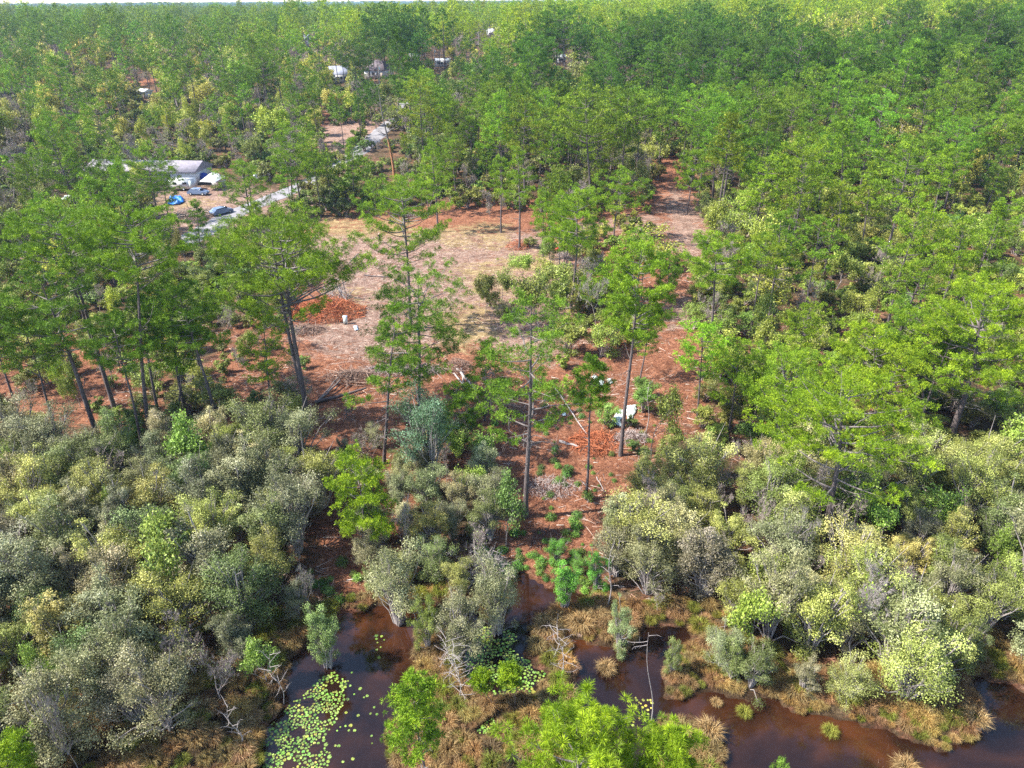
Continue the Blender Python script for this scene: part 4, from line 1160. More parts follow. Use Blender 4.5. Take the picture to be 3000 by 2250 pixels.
# ------------------------------------------------------------------ the mass of the forest beyond: one object per kind, instances on points
def scatter_object(name, label, points, variants, far=True):
    """points: rows (x, y, z, sx, sy, sz, rz, r, g, b, variant)"""
    A = np.array(points, float)
    if len(A) == 0: return
    coll = bpy.data.collections.new(name + '_kinds')
    for i, me in enumerate(variants):
        o = bpy.data.objects.new('%s_%02d' % (name, i), me); coll.objects.link(o)
    me = bpy.data.meshes.new(name)
    me.vertices.add(len(A)); me.vertices.foreach_set('co', A[:, :3].astype(np.float32).ravel())
    def at(n, t, data, key='value'):
        a = me.attributes.new(n, t, 'POINT'); a.data.foreach_set(key, data)
    at('vscale', 'FLOAT_VECTOR', A[:, 3:6].astype(np.float32).ravel(), 'vector')
    rot = np.zeros((len(A), 3), np.float32); rot[:, 2] = A[:, 6]
    at('vrot', 'FLOAT_VECTOR', rot.ravel(), 'vector')
    col = np.ones((len(A), 4), np.float32); col[:, :3] = A[:, 7:10]
    at('tint', 'FLOAT_COLOR', col.ravel(), 'color')
    at('kindex', 'INT', A[:, 10].astype(np.int32))
    o = obj(name, me); tag(o, label, kind='stuff')
    ng = bpy.data.node_groups.new(name, 'GeometryNodeTree')
    ng.interface.new_socket('Geometry', in_out='INPUT', socket_type='NodeSocketGeometry')
    ng.interface.new_socket('Geometry', in_out='OUTPUT', socket_type='NodeSocketGeometry')
    gi = ng.nodes.new('NodeGroupInput'); go = ng.nodes.new('NodeGroupOutput')
    iop = ng.nodes.new('GeometryNodeInstanceOnPoints'); ci = ng.nodes.new('GeometryNodeCollectionInfo')
    ci.inputs['Collection'].default_value = coll; ci.inputs['Separate Children'].default_value = True; ci.inputs['Reset Children'].default_value = True
    iop.inputs['Pick Instance'].default_value = True
    def na(n, t):
        k = ng.nodes.new('GeometryNodeInputNamedAttribute'); k.data_type = t; k.inputs['Name'].default_value = n
        return [s for s in k.outputs if s.enabled and s.name == 'Attribute'][0]
    L = ng.links.new
    L(gi.outputs[0], iop.inputs['Points']); L(ci.outputs[0], iop.inputs['Instance'])
    L(na('kindex', 'INT'), iop.inputs['Instance Index']); L(na('vscale', 'FLOAT_VECTOR'), iop.inputs['Scale'])
    e2r = ng.nodes.new('FunctionNodeEulerToRotation'); L(na('vrot', 'FLOAT_VECTOR'), e2r.inputs[0]); L(e2r.outputs[0], iop.inputs['Rotation'])
    L(iop.outputs[0], go.inputs[0])
    md = o.modifiers.new('scatter', 'NODES'); md.node_group = ng
    return o

def merged(mbs_mats, name):
    """several MBs with their materials as one mesh (for the instanced mass)"""
    out = MB(); idx_t, idx_q = [], []
    for k, (mb, mat) in enumerate(mbs_mats):
        for f, t in zip(mb.t, mb.tt): out.t.append(f + out.n); out.tt.append(t); idx_t.append(np.full(len(f), k))
        for f, t in zip(mb.q, mb.qt): out.q.append(f + out.n); out.qt.append(t); idx_q.append(np.full(len(f), k))
        out.v += mb.v; out.n += mb.n
    me = out.mesh(name, mbs_mats[0][1])
    for _, mat in mbs_mats[1:]: me.materials.append(mat)
    me.polygons.foreach_set('material_index', np.concatenate(idx_t + idx_q).astype(np.int32))
    return me

FAR = {'pine': [], 'hardwood': [], 'bare': [], 'shrub': [], 'bay': []}
for st, cr in LIBMB['bay'][:6]: FAR['bay'].append(merged([(st, MATS['pale']), (cr, MATS['bay_far'])], 'bay mass'))
for k in range(6):
    sh = ['oval', 'cone', 'umbrella', 'oval', 'sparse', 'oval'][k]
    tr, br, cr = make_pine(17, [3.8, 3.1, 4.5, 3.9, 3.5, 3.5][k], [.5, .45, .6, .55, .45, .5][k], sh, 900 + k, limbs=24, tuft=0.52, per=6, wid=0.16, dens=1.0, puff=4, dead=2, r0=.17)
    FAR['pine'].append(merged([(tr, MATS['bark']), (cr, MATS['pine_far'])], 'far pine'))
for k in range(5):
    st, cr = make_branchy(11, [3.6, 4.2, 3.2, 4.4, 3.8][k], 930 + k, depth=3, kids=4, leaf=1500, lsize=0.30, twig=1.2, up=.42)
    FAR['hardwood'].append(merged([(st, MATS['bare']), (cr, MATS['leaf_far'])], 'far hardwood'))
for k in range(3):
    st, cr = make_branchy(8, [2.6, 3.0, 3.4][k], 940 + k, depth=4, kids=3, leaf=200, lsize=0.16, twig=5, up=.4)
    FAR['bare'].append(merged([(st, MATS['bare']), (cr, MATS['leaf_far'])], 'far bare tree'))
for k in range(4):
    st, cr = make_bay(3.6, 1.9, 950 + k, nl=1500, size=0.17, clumps=26, drop=.9, fuzzy=.5, asp=.5)
    FAR['shrub'].append(merged([(st, MATS['bare']), (cr, MATS['leaf_far'])], 'far bush'))

rows = {k: [] for k in FAR}
for kind in FAR:
    for P, s, rs, tint, var in REST[kind]:
        rows[kind].append((P[0], P[1], P[2] - .05, s * rs, s * rs, s, rng.uniform(0, 6.28), *tint, var % len(FAR[kind])))
# 330 m to 1100 m, tree by tree
xx, yy = scatter(330, 1300, 1.5)
S2 = Spacer(6.0)
ZZ = ground_z(xx, yy); Q = proj(np.stack([xx, yy, ZZ], 1))
rw = np.array([(w_[0], w_[1], w_[2], w_[3], w_[4]) for w_ in WINDOWS])
for x, y, z, q in zip(xx, yy, ZZ, Q):
    if q[0] < -80 or q[0] > 3080: continue
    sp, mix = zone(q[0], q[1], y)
    # patches of one kind
    pn = patch(x, y)
    u = rng.random()
    if pn > .34 and rng.random() < .66: kind, hr, tint = 'hardwood', (8, 13), ((2.2, 1.9, .75) if math.sin(x * .05 + y * .03) > .1 else (1.3, 1.25, .75))
    elif pn < -.46 and q[0] < 2200 and rng.random() < .5: kind, hr, tint = 'bare', (8, 12), (1.2, 1.05, 1.0)
    else:
        for kind, pr, hr, tint in mix:
            u -= pr
            if u <= 0: break
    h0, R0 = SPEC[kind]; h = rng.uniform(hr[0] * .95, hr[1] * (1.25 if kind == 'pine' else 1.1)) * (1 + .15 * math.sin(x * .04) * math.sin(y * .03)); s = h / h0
    if y < 730:
        for k in range(5):
            if not hides((x, y, z), h0 * s, R0 * s, .42 if kind == 'pine' else 0): break
            s *= .7
        if s * h0 < 2.0: continue
    if not S2.ok(x, y, sp * rng.uniform(.95, 1.2)): continue
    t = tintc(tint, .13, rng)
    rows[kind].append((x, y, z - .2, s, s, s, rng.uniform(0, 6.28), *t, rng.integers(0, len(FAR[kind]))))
print('far rows', {k: len(v) for k, v in rows.items()})
scatter_object('pine_forest', 'mass of green pines beyond the clearing', rows['pine'], FAR['pine'])
scatter_object('hardwood_forest', 'mass of olive and lime hardwoods among the far pines', rows['hardwood'], FAR['hardwood'])
scatter_object('bare_woods', 'grey pink leafless trees mixed through the far forest', rows['bare'], FAR['bare'])
scatter_object('thicket', 'remaining bay trees filling the wet thickets', rows['bay'], FAR['bay'])
scatter_object('undergrowth', 'low olive undergrowth between the forest trunks', rows['shrub'], FAR['shrub'])

# beyond 1100 m: whole 40 m patches of canopy
PATCH = []
for k in range(5):
    g = np.random.default_rng(970 + k); mb = MB()
    for i in range(46):
        cx, cy = g.uniform(-22, 22, 2); kind = g.random(); h = g.uniform(13, 19) if kind < .65 else g.uniform(9, 13); R = g.uniform(2.4, 4.2)
        n = 90; d = unit(g.normal(size=(n, 3)) + [0, 0, .4]); P = np.array([cx, cy, h - R * .9]) + d * R * g.uniform(.5, 1.1, (n, 1)) * [1, 1, 1.15]
        tone = (g.uniform(.2, .6) if kind < .65 else g.uniform(.6, 1.0)) + g.normal(0, .1, n)
        leaves(mb, P, unit(d + g.normal(0, .5, (n, 3))), g.uniform(.7, 1.0), g, np.clip(tone, .02, .98), .7)
        mb.tube(np.array([[cx, cy, 0], [cx, cy, h * .8]]), [.25, .12], 3, .1)
    PATCH.append(mb.mesh('canopy patch', MATS['leaf_far'] if k == 4 else MATS['pine_far']))
pr = []
def ring(y0, y1, step, sc, hs):
    y = y0
    while y < y1:
        hw = .78 * y + 60; x = -hw
        while x < hw:
            px, py = x + rng.uniform(-.3, .3) * step, y + rng.uniform(-.3, .3) * step
            right = px > 0.35 * y * math.sin(y * .004 + 1)
            t = (1.45, 1.15, 1.0) if (right and y < 2200) else (.95, .9, 1.0)  # right side tinted brighter, painting the sunlight past the cloud shadow
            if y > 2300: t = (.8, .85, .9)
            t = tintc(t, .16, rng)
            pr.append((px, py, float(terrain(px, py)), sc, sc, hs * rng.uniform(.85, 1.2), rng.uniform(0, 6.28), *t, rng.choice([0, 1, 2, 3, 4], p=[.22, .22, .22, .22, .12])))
            x += step
        y += step
ring(1310, 2600, 37, 1, 1.0); ring(2600, 6000, 88, 2.4, 1.1); ring(6000, 11000, 210, 6, 1.35)
print('patches', len(pr))
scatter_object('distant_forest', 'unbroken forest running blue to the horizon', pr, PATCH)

# ------------------------------------------------------------------ buildings
def wmesh(name, mat, fn, smooth=False):
    mb = MB(); fn(mb); return mb.mesh(name, mat, smooth)

def house(px, py, wpx, Dp, wh, rh, rot, roofmat, label, name='house', cat='house', wins=3, hip=0.0, wall=None):
    B = gp(px, py); z = gz(B[0], B[1]); W = wpx * proj(B)[0, 2] / FPX
    e = empty(name, (B[0], B[1], z), label, cat, 'houses among the trees', rot)
    wall = wall or MATS['white']
    obj('wall', wmesh('house wall', wall, lambda m: m.box((0, 0, wh / 2), (W, Dp, wh))), e)
    o = .35; hx, hy = W / 2 + o, Dp / 2 + o; k = hip * Dp / 2
    def roof(m):
        V = [(-hx, -hy, wh), (hx, -hy, wh), (hx, hy, wh), (-hx, hy, wh), (-hx + k, 0, wh + rh), (hx - k, 0, wh + rh)]
        V += [(a, b, c - .16) for a, b, c in V[:4]]
        m.add(V, [[0, 1, 5, 4], [2, 3, 4, 5], [6, 7, 1, 0], [7, 8, 2, 1], [8, 9, 3, 2], [9, 6, 0, 3], [9, 8, 7, 6]]); m.add(V, [[3, 0, 4], [1, 2, 5]])
    r = obj('roof', wmesh('house roof', roofmat, roof), e)
    obj('roof_vent', wmesh('roof vent', MATS['darkmetal'], lambda m: m.tube(np.array([[W * .2, -Dp * .2, wh + rh * .4], [W * .2, -Dp * .2, wh + rh * .75 + .35]]), .12, 8)), r)
    for i in range(wins):
        x = -W / 2 + W * (i + 1) / (wins + 1.6)
        wf = obj('window', wmesh('window frame', MATS['white'], lambda m: m.box((x, -Dp / 2 - .03, wh * .58), (1.3, .08, 1.1))), e)
        obj('pane', wmesh('window pane', MATS['glass'], lambda m: m.box((x, -Dp / 2 - .075, wh * .58), (1.1, .03, .9))), wf)
    obj('door', wmesh('door', MATS['wood'], lambda m: m.box((W * .36, -Dp / 2 - .04, 1.05), (.95, .07, 2.05))), e)
    return e
house(450, 545, 325, 8.5, 2.8, 1.7, -.10, MATS['roof_grey'], 'long low house with grey lilac shingle roof behind the left pines', wins=5)
house(996, 250, 50, 9, 3.0, 3.0, .5, MATS['roof_blue'], 'small house with pale blue grey gable roof above the upper road')
house(1113, 236, 62, 10, 3.0, 3.6, -.25, MATS['roof_dark'], 'house with dark purplish brown roof left of the tall utility pole', hip=.6)
house(1298, 204, 42, 5, 2.6, .8, .05, MATS['white'], 'long white roofed building right of the tall utility pole', 'outbuilding', 'outbuilding')
house(1216, 190, 28, 5, 2.6, 1.2, .3, MATS['white'], 'pale roofed shed just left of the tall utility pole', 'outbuilding', 'outbuilding', 2)
house(885, 146, 66, 11, 4.4, 3.5, -.5, MATS['roof_blue'], 'far white two part house behind a dark pointed tree', wins=4)
house(1436, 112, 20, 8, 3.5, 2.0, .2, MATS['white'], 'farthest small white roofed house near the top centre', 'outbuilding', 'outbuilding', 2)
house(1642, 195, 24, 5, 2.8, .9, .1, MATS['white'], 'small white roof in the upper forest right of centre', 'outbuilding', 'outbuilding', 2)
house(432, 298, 26, 4, 2.3, .8, -.4, MATS['white'], 'little white shed among the left hardwoods', 'shed', 'shed', 1)
house(1755, 112, 14, 6, 4.5, 2.5, .3, MATS['white'], 'tiny pale house high in the forest right of centre', 'outbuilding', 'outbuilding', 1)

def wheels(e, pts, r=.34, w_=.22):
    for x, y in pts:
        t = obj('wheel', wmesh('tyre', MATS['rubber'], lambda m: (m.tube(np.array([[x, y - w_ / 2, r], [x, y + w_ / 2, r]]), r, 14), m.box((x, y, r), (r * 1.3, w_ * .98, r * 1.3)))), e)
        obj('rim', wmesh('rim', MATS['white'], lambda m: m.box((x, y - w_ / 2 - .01, r), (r * .8, .03, r * .8))), t)

def car(px, py, rot, mat, label, van=False):
    B = gp(px, py); z = gz(B[0], B[1])
    e = empty('parked_car', (B[0], B[1], z), label, 'car', 'vehicles in the left yard', rot)
    def body(m):
        prof = [(-2.2, .35), (-2.25, .85), (-1.9, 1.0), (-1.35, 1.42), (.35, 1.45), (1.05, 1.0), (2.05, .86), (2.2, .6), (2.15, .35)]
        n = len(prof); V = []
        for y, ins in ((-.88, 0), (-.82, .0), (.82, 0), (.88, 0)):
            for x, zz in prof:
                yy2 = y * (0.86 if zz > 1.1 else 1.0); V.append((x, yy2, zz))
        F = [[a * n + i, a * n + (i + 1) % n, (a + 1) * n + (i + 1) % n, (a + 1) * n + i] for a in range(3) for i in range(n)]
        m.add(V, F)
        for a in (0, 3):
            c = len(V); V2 = V + [(0, V[a * n][1], .8)]
            m.add(V2, [[a * n + i, a * n + (i + 1) % n, c] for i in range(n)])
    obj('body', wmesh('car body', mat, body), e)
    obj('windscreen', wmesh('car glass', MATS['glass'], lambda m: m.box((.78, 0, 1.24), (.5, 1.3, .34))), e)
    obj('side_window', wmesh('car side glass', MATS['glass'], lambda m: m.box((-.5, 0, 1.22), (1.5, 1.60, .28))), e)
    for s in (-1, 1): obj('headlight', wmesh('headlight', MATS['sheet'], lambda m: m.box((2.16, s * .6, .72), (.1, .3, .14))), e)
    wheels(e, [(-1.35, -.8), (1.35, -.8), (-1.35, .8), (1.35, .8)])
car(776, 543, .25, MATS['white'], 'white car parked by the road at the right end of the yard')
car(587, 590, -.1, MATS['carblue'], 'grey blue car parked behind the timber heap')
car(655, 648, .9, MATS['carblue'], 'dark car half hidden beside the lower road')

def camper():
    B = gp(545, 576); e = empty('camper_trailer', (B[0], B[1], gz(B[0], B[1])), 'white box shaped camper trailer in front of the long grey house', 'trailer', None, .12)
    def body(m):
        m.box((0, 0, 1.45), (5.4, 2.2, 1.9)); m.box((0, 0, 2.47), (5.1, 2.0, .12))
    obj('body', wmesh('camper body', MATS['white'], body), e)
    for x in (-1.5, .6): obj('window', wmesh('camper window', MATS['glass'], lambda m: m.box((x, -1.12, 1.7), (.9, .05, .5))), e)
    obj('door', wmesh('camper door', MATS['sheet'], lambda m: m.box((1.9, -1.12, 1.4), (.65, .05, 1.6))), e)
    obj('hitch', wmesh('hitch', MATS['darkmetal'], lambda m: m.tube(np.array([[-2.7, 0, .55], [-3.8, 0, .5]]), .06, 6)), e)
    wheels(e, [(.2, -1.0), (.2, 1.0)])
    B = gp(632, 572); e = empty('awning_tent', (B[0], B[1], gz(B[0], B[1])), 'white sloping canopy tent right of the camper trailer', 'tent', None, -.2)
    def can(m):
        V = [(-1.9, -2.2, 2.0), (1.9, -2.2, 2.0), (1.9, 2.2, 2.3), (-1.9, 2.2, 2.3), (0, -.6, 3.5), (0, 1.0, 3.6)]
        m.add(V, [[0, 1, 4], [2, 3, 5]]); m.add(V, [[1, 2, 5, 4], [3, 0, 4, 5]])
        m.box((0, 2.15, 1.1), (3.7, .05, 2.2))
    obj('canopy', wmesh('tent canopy', MATS['white'], can), e)
    for x in (-1.85, 1.85):
        for y in (-2.15, 2.15): obj('leg', wmesh('tent leg', MATS['darkmetal'], lambda m: m.tube(np.array([[x, y, 0], [x, y, 2.05]]), .035, 6)), e)
    B = gp(605, 553); e = empty('dome_tent', (B[0], B[1], gz(B[0], B[1])), 'small navy blue domed cover between camper and white tent', 'tent', None, 0)
    def dome(m):
        a = np.linspace(0, 2 * np.pi, 13)[:-1]
        for r0_, z0, r1_, z1 in ((1.1, 0.9, 1.0, 1.6), (1.0, 1.6, .65, 2.1), (.65, 2.1, .1, 2.3)):
            V = [(math.cos(t) * r0_, math.sin(t) * r0_, z0) for t in a] + [(math.cos(t) * r1_, math.sin(t) * r1_, z1) for t in a]
            m.add(V, [[i, (i + 1) % 12, 12 + (i + 1) % 12, 12 + i] for i in range(12)])
    obj('cover', wmesh('dome cover', MATS['navy'], dome, True), e)
    obj('leg', wmesh('dome legs', MATS['darkmetal'], lambda m: m.tube(np.array([[0, 0, 0], [0, 0, 2.2]]), .05, 6)), e)
camper()

def sheet(name, pts, hgt, mat, label, cat, seed, res=.11, thick=.04):
    """a crumpled sheet lying over whatever is under it, cut to an outline"""
    P = gpoly(pts); c = P.mean(0); g = np.random.default_rng(seed)
    x0, y0 = P.min(0) - .05; x1, y1 = P.max(0) + .05
    xs = np.arange(x0, x1, res); ys = np.arange(y0, y1, res); X, Y = np.meshgrid(xs, ys)
    ins = inpoly(P, X.ravel(), Y.ravel()).reshape(X.shape); dd = segdist(P, X.ravel(), Y.ravel()).reshape(X.shape)
    base = ground_z(X.ravel(), Y.ravel()).reshape(X.shape)
    Z = base + .06 + hgt * np.clip(dd / .5, 0, 1) * (0.6 + .4 * np.sin(X * 3.1 + seed) * np.sin(Y * 2.7)) + .10 * np.abs(np.sin(X * 9 + 3 * np.sin(Y * 4 + seed))) + g.normal(0, .02, X.shape)
    nx = len(xs); F = []
    for i in range(len(ys) - 1):
        for j in range(nx - 1):
            if ins[i, j] and ins[i + 1, j] and ins[i, j + 1] and ins[i + 1, j + 1]: F.append([i * nx + j, i * nx + j + 1, (i + 1) * nx + j + 1, (i + 1) * nx + j])
    if not F: return
    F = np.array(F); used = np.unique(F); remap = -np.ones(X.size, int); remap[used] = np.arange(len(used))
    V = np.stack([X.ravel() - c[0], Y.ravel() - c[1], Z.ravel()], 1)[used]
    mb = MB(); mb.add(V, remap[F]); me = mb.mesh(name, mat)
    o = obj(name, me, loc=(c[0], c[1], 0)); so = o.modifiers.new('thickness', 'SOLIDIFY'); so.thickness = thick
    tag(o, label, cat)
sheet('blue_tarp', [(494, 622), (500, 606), (520, 601), (545, 603), (546, 614), (530, 622)], .9, MATS['blue'], 'bright blue tarp over a heap in the left yard', 'tarp', 3, .16)
sheet('metal_sheet', [(182, 606), (196, 592), (232, 589), (228, 597), (200, 606)], .1, MATS['sheet'], 'pale flat sheet on the ground near the left edge', 'sheet', 9, .2)
sheet('plastic_sheet', [(1780, 1276), (1798, 1243), (1806, 1230), (1827, 1228), (1828, 1250), (1816, 1262), (1824, 1284), (1800, 1277)], .3, MATS['sheet'], 'white plastic sheet spread like a skirt left of the green pine trunk', 'plastic sheet', 4)
sheet('plastic_sheet', [(1832, 1220), (1862, 1215), (1863, 1238), (1856, 1244), (1850, 1266), (1835, 1268), (1832, 1245)], .32, MATS['sheet'], 'white plastic sheet right of the green pine trunk', 'plastic sheet', 5)
sheet('plastic_sheet', [(1731, 1134), (1740, 1130), (1768, 1147), (1766, 1160), (1757, 1160), (1738, 1146)], .22, MATS['sheet'], 'longer of two white bundles farther back on the red straw', 'plastic sheet', 6)
sheet('plastic_sheet', [(1775, 1140), (1786, 1137), (1796, 1152), (1786, 1158), (1779, 1152)], .22, MATS['sheet'], 'shorter of two white bundles farther back on the red straw', 'plastic sheet', 7)
sheet('plastic_bag', [(1646, 1238), (1656, 1238), (1658, 1248), (1647, 1250)], .1, MATS['sheet'], 'small pale scrap of plastic behind the tallest straight pine', 'plastic bag', 8, .07)
sheet('plastic_heap', [(1038, 986), (1050, 984), (1055, 996), (1042, 1000)], .25, MATS['paleblue'], 'pale blue crumpled plastic beside the white utility box', 'plastic sheet', 10)

def small_things():
    B = gp(1017, 978); e = empty('utility_box', (B[0], B[1], gz(B[0], B[1])), 'white upright metal box with a dark opening on the clearing edge', 'utility box', None, .15)
    obj('housing', wmesh('box housing', MATS['sheet'], lambda m: m.box((0, 0, .62), (.55, .42, 1.05))), e)
    obj('cap', wmesh('box cap', MATS['paleblue'], lambda m: m.box((0, 0, 1.17), (.62, .5, .06))), e)
    obj('opening', wmesh('box opening', MATS['darkmetal'], lambda m: m.box((.02, -.215, .22), (.26, .03, .2))), e)
    obj('post', wmesh('box post', MATS['wood'], lambda m: m.box((0, 0, .04), (.12, .12, .3))), e)
    # red machine
    B = gp(1628, 762); e = empty('garden_machine', (B[0], B[1], gz(B[0], B[1])), 'small red wheeled machine on the red straw behind the clearing', 'garden machine', None, .25)
    def rb(m):
        m.box((.25, 0, .62), (.85, .62, .42), taper=.82); m.box((-.45, 0, .5), (.6, .7, .16))
    obj('body', wmesh('machine body', MATS['red'], rb), e)
    obj('seat', wmesh('machine seat', MATS['black'], lambda m: (m.box((-.5, 0, .68), (.4, .42, .1)), m.box((-.7, 0, .86), (.1, .42, .32)))), e)
    obj('steering_column', wmesh('steering column', MATS['darkmetal'], lambda m: m.tube(np.array([[-.1, 0, .75], [-.25, 0, 1.05]]), .03, 6)), e)
    wheels(e, [(.5, -.38), (.5, .38)], .2, .15); wheels(e, [(-.5, -.42), (-.5, .42)], .29, .22)
    # thin stakes
    for k, (x, y0, y1, t) in enumerate([(1504, 770, 734, 'leftmost bare wooden stake on the clearing edge'), (1547.5, 767, 731, 'second bare wooden stake from the left on the clearing edge'),
                                        (1593, 764, 738, 'third bare wooden stake, left of the red machine'), (1729, 752, 726, 'lone wooden stake right of the crooked pine')]):
        B = place(x, y0); T = gpy(x, y1, B[1]); h = T[2] - B[2]
        mb = MB(); mb.tube(np.array([[0, 0, -.3], [0.01, 0, h * .5], [0, 0, h]]), [.06, .055, .05], 6); mb.box((0, 0, h), (.08, .08, .03))
        tag(obj('wooden_stake', mb.mesh('wooden stake', MATS['wood']), loc=B), t, 'stake', 'wooden stakes')
    for k, (x, y0, y1, t) in enumerate([(1906, 1346, 1318, 'dark stake on the pale bank above the right thicket')]):
        B = place(x, y0); T = gpy(x, y1, B[1]); h = T[2] - B[2]
        mb = MB(); mb.tube(np.array([[0, 0, -.3], [0.02, 0, h * .5], [.04, 0, h]]), [.07, .06, .05], 6); mb.box((.04, 0, h), (.08, .08, .03))
        tag(obj('wooden_stake', mb.mesh('dark stake', MATS['bark']), loc=B), t, 'stake', 'wooden stakes')
small_things()

def pole(px, py, top, label, tf):
    B = place(px, py); B[2] = gz(B[0], B[1]); T = gpy(px, top, B[1]); h = max(9, T[2] - B[2])
    e = empty('utility_pole', B, label, 'utility pole', 'utility poles along the road', .5)
    obj('pole', wmesh('utility pole', MATS['pole'], lambda m: m.tube(np.array([[0, 0, -.5], [0, 0, h]]), [.19, .13], 8)), e)
    c = obj('crossarm', wmesh('crossarm', MATS['pole'], lambda m: m.box((0, 0, h - .5), (2.2, .1, .12))), e)
    for x in (-1, 0, 1): obj('insulator', wmesh('insulator', MATS['white'], lambda m: m.tube(np.array([[x, 0, h - .44], [x, 0, h - .2]]), .06, 8)), c)
    if tf: obj('transformer', wmesh('transformer', MATS['sheet'], lambda m: (m.tube(np.array([[.38, 0, h - 2.2], [.38, 0, h - 1.2]]), .28, 12), m.box((.38, 0, h - 1.7), (.44, .44, .96)))), e)
pole(1275, 208, 152, 'tall grey utility pole in the gap above the dark pine stand', True)
pole(1346, 168, 127, 'second utility pole, fading into the trees up the road', False)
pole(1403, 145, 109, 'farthest utility pole beside dark trees', False)
pole(1114, 265, 212, 'utility pole with a white transformer before the dark roofed house', True)

# ------------------------------------------------------------------ dead standing trees
def snag(name, base, top, label, seed, limbs, mat, r0, extra=None, low=None, cat='dead tree'):
    B = place(*base); T = gpy(top[0], top[1], B[1]); h = T[2] - B[2]; lx = T[0] - B[0]
    g = np.random.default_rng(seed)
    e = empty(name, B, label, cat)
    t = np.linspace(0, 1, 10); P = np.stack([lx * t + .2 * np.sin(t * 6), .2 * np.sin(t * 5 + 1), h * t], 1); P[0, 2] = -.3
    cut = 4 if low else 0
    if low: obj('lower_trunk', wmesh('lower trunk', MATS[low], lambda m: m.tube(P[:cut + 1], r0 * (1 - .8 * t[:cut + 1]), 8), True), e)
    obj('trunk', wmesh('dead trunk', mat, lambda m: m.tube(P[cut:], r0 * (1 - .85 * t[cut:]) * .98, 7), True), e)
    def lb(m):
        for (u, a, L, up) in limbs:
            p = P[0] + (P[-1] - P[0]) * u; p[0] = np.interp(u, t, P[:, 0]); p[1] = np.interp(u, t, P[:, 1])
            d = unit([math.cos(a), math.sin(a) * .8, up]); q = [p]
            for k in range(5): d = unit(d + g.normal(0, .16, 3)); q.append(q[-1] + d * L / 5)
            m.tube(np.array(q), np.linspace(max(.02, r0 * .35), .01, 6), 4)
            for k in (2, 3, 4, 5):
                e2 = unit(d + g.normal(0, .7, 3)); m.tube(np.array([q[k], q[k] + e2 * L * .14, q[k] + e2 * L * .26]), [r0 * .12 + .004, r0 * .06 + .004, .004], 3)
    obj('limbs', wmesh('dead limbs', mat, lb), e)
snag('dead_pine', (1156, 528), (1110, 262), 'tall dead grey snag beside the upper road, orange lower trunk', 11,
     [(.45, 3.0, 4.2, .9), (.5, 3.3, 2.6, .7), (.52, .2, 3, .8), (.62, 3.1, 1.6, .3), (.72, 3.0, 2.4, .8), (.74, .1, 2, 1.2), (.83, 2.9, 1.5, 1), (.35, 3.1, 5, .9), (.38, .1, 2.6, .7), (.9, .1, 1, 1)], MATS['limb'], .34, low='snag')
snag('dead_pine', (2370, 400), (2402, 272), 'dead pine whose top limb bends over to the right in the dark forest', 12,
     [(.97, 0.0, 4.6, .12), (.93, 0.1, 3.2, -.1), (.9, 2.6, 1, .6)], MATS['limb'], .24)
snag('dead_sapling', (1342, 2045), (1332, 1880), 'white dead sapling with fine side twigs on the islet', 13, [(u, a, .9, .15) for u, a in zip(np.linspace(.15, .95, 22), np.arange(22) * 2.4)], MATS['pale'], .035)
snag('dead_sapling', (1646, 1965), (1638, 1795), 'white dead sapling on the tan grass islet right of the middle water', 14, [(u, a, .95, .1) for u, a in zip(np.linspace(.1, .85, 24), np.arange(24) * 2.4)], MATS['pale'], .035)
snag('dead_sapling', (1910, 2110), (1903, 1850), 'thin leaning bare pole standing in the right water', 15, [(.93, 3.0, 1.2, -.4), (.97, .2, .6, .6), (.9, 3.4, .8, -.3)], MATS['pale'], .045)
snag('dead_sapling', (1340, 1990), (1310, 1860), 'twiggy grey dead sapling left of the lily pads', 16, [(u, a, 1.0, .5) for u, a in zip(np.linspace(.2, .95, 20), np.arange(20) * 2.1)], MATS['pale'], .035)
snag('dead_sapling', (1780, 1770), (1795, 1600), 'bare pale sapling at the left corner of the right thicket', 17, [(u, a, .7, .6) for u, a in zip(np.linspace(.4, .95, 10), np.arange(10) * 2.2)], MATS['pale'], .06)
snag('dead_sapling', (820, 2045), (795, 1905), 'white forked dead sapling leaning over the left water', 18, [(u, a, .9, .7) for u, a in zip(np.linspace(.3, .95, 12), np.arange(12) * 2.2)], MATS['pale'], .035)
snag('dead_sapling', (700, 2180), (672, 2060), 'thin dead sapling in the tan grass left of the lily pads', 19, [(u, a, .7, .7) for u, a in zip(np.linspace(.3, .95, 12), np.arange(12) * 2.5)], MATS['pale'], .045)
snag('dead_sapling', (1892, 1275), (1905, 1115), 'straight bare sapling right of the white sheets', 20, [(u, a, .6, .6) for u, a in zip(np.linspace(.6, .95, 6), np.arange(6) * 2.5)], MATS['pale'], .06)

# ------------------------------------------------------------------ fallen wood
def log(a, b, r, label, mat='limb', name='fallen_log', lift=.0, seed=0):
    A = place(*a); Bp = place(*b); g = np.random.default_rng(seed + int(a[0]))
    n = 6; P = np.array([A + (Bp - A) * k / (n - 1) for k in range(n)]); P[1:-1] += g.normal(0, .06, (n - 2, 3))
    P[:, 2] = np.maximum(ground_z(P[:, 0], P[:, 1]) + r * .8, P[:, 2]) + np.linspace(0, lift, n)
    c = P.mean(0); mb = MB(); rr = np.linspace(r, r * .55, n); mb.tube(P - c, rr, 8)
    for k in (0, n - 1): mb.tube(np.array([P[k] - c, P[k] - c + (P[k] - P[1 if k == 0 else n - 2]) * .02]), [rr[k], .005], 8)
    for k in range(3):
        i = g.integers(1, n); e = unit(g.normal(size=3) + [0, 0, .6]) * g.uniform(.3, .8)
        mb.tube(np.array([P[i] - c, P[i] - c + e]), [.03, .01], 4)
    tag(obj(name, mb.mesh('log', MATS[mat], True), loc=c), label, 'log', 'fallen logs')
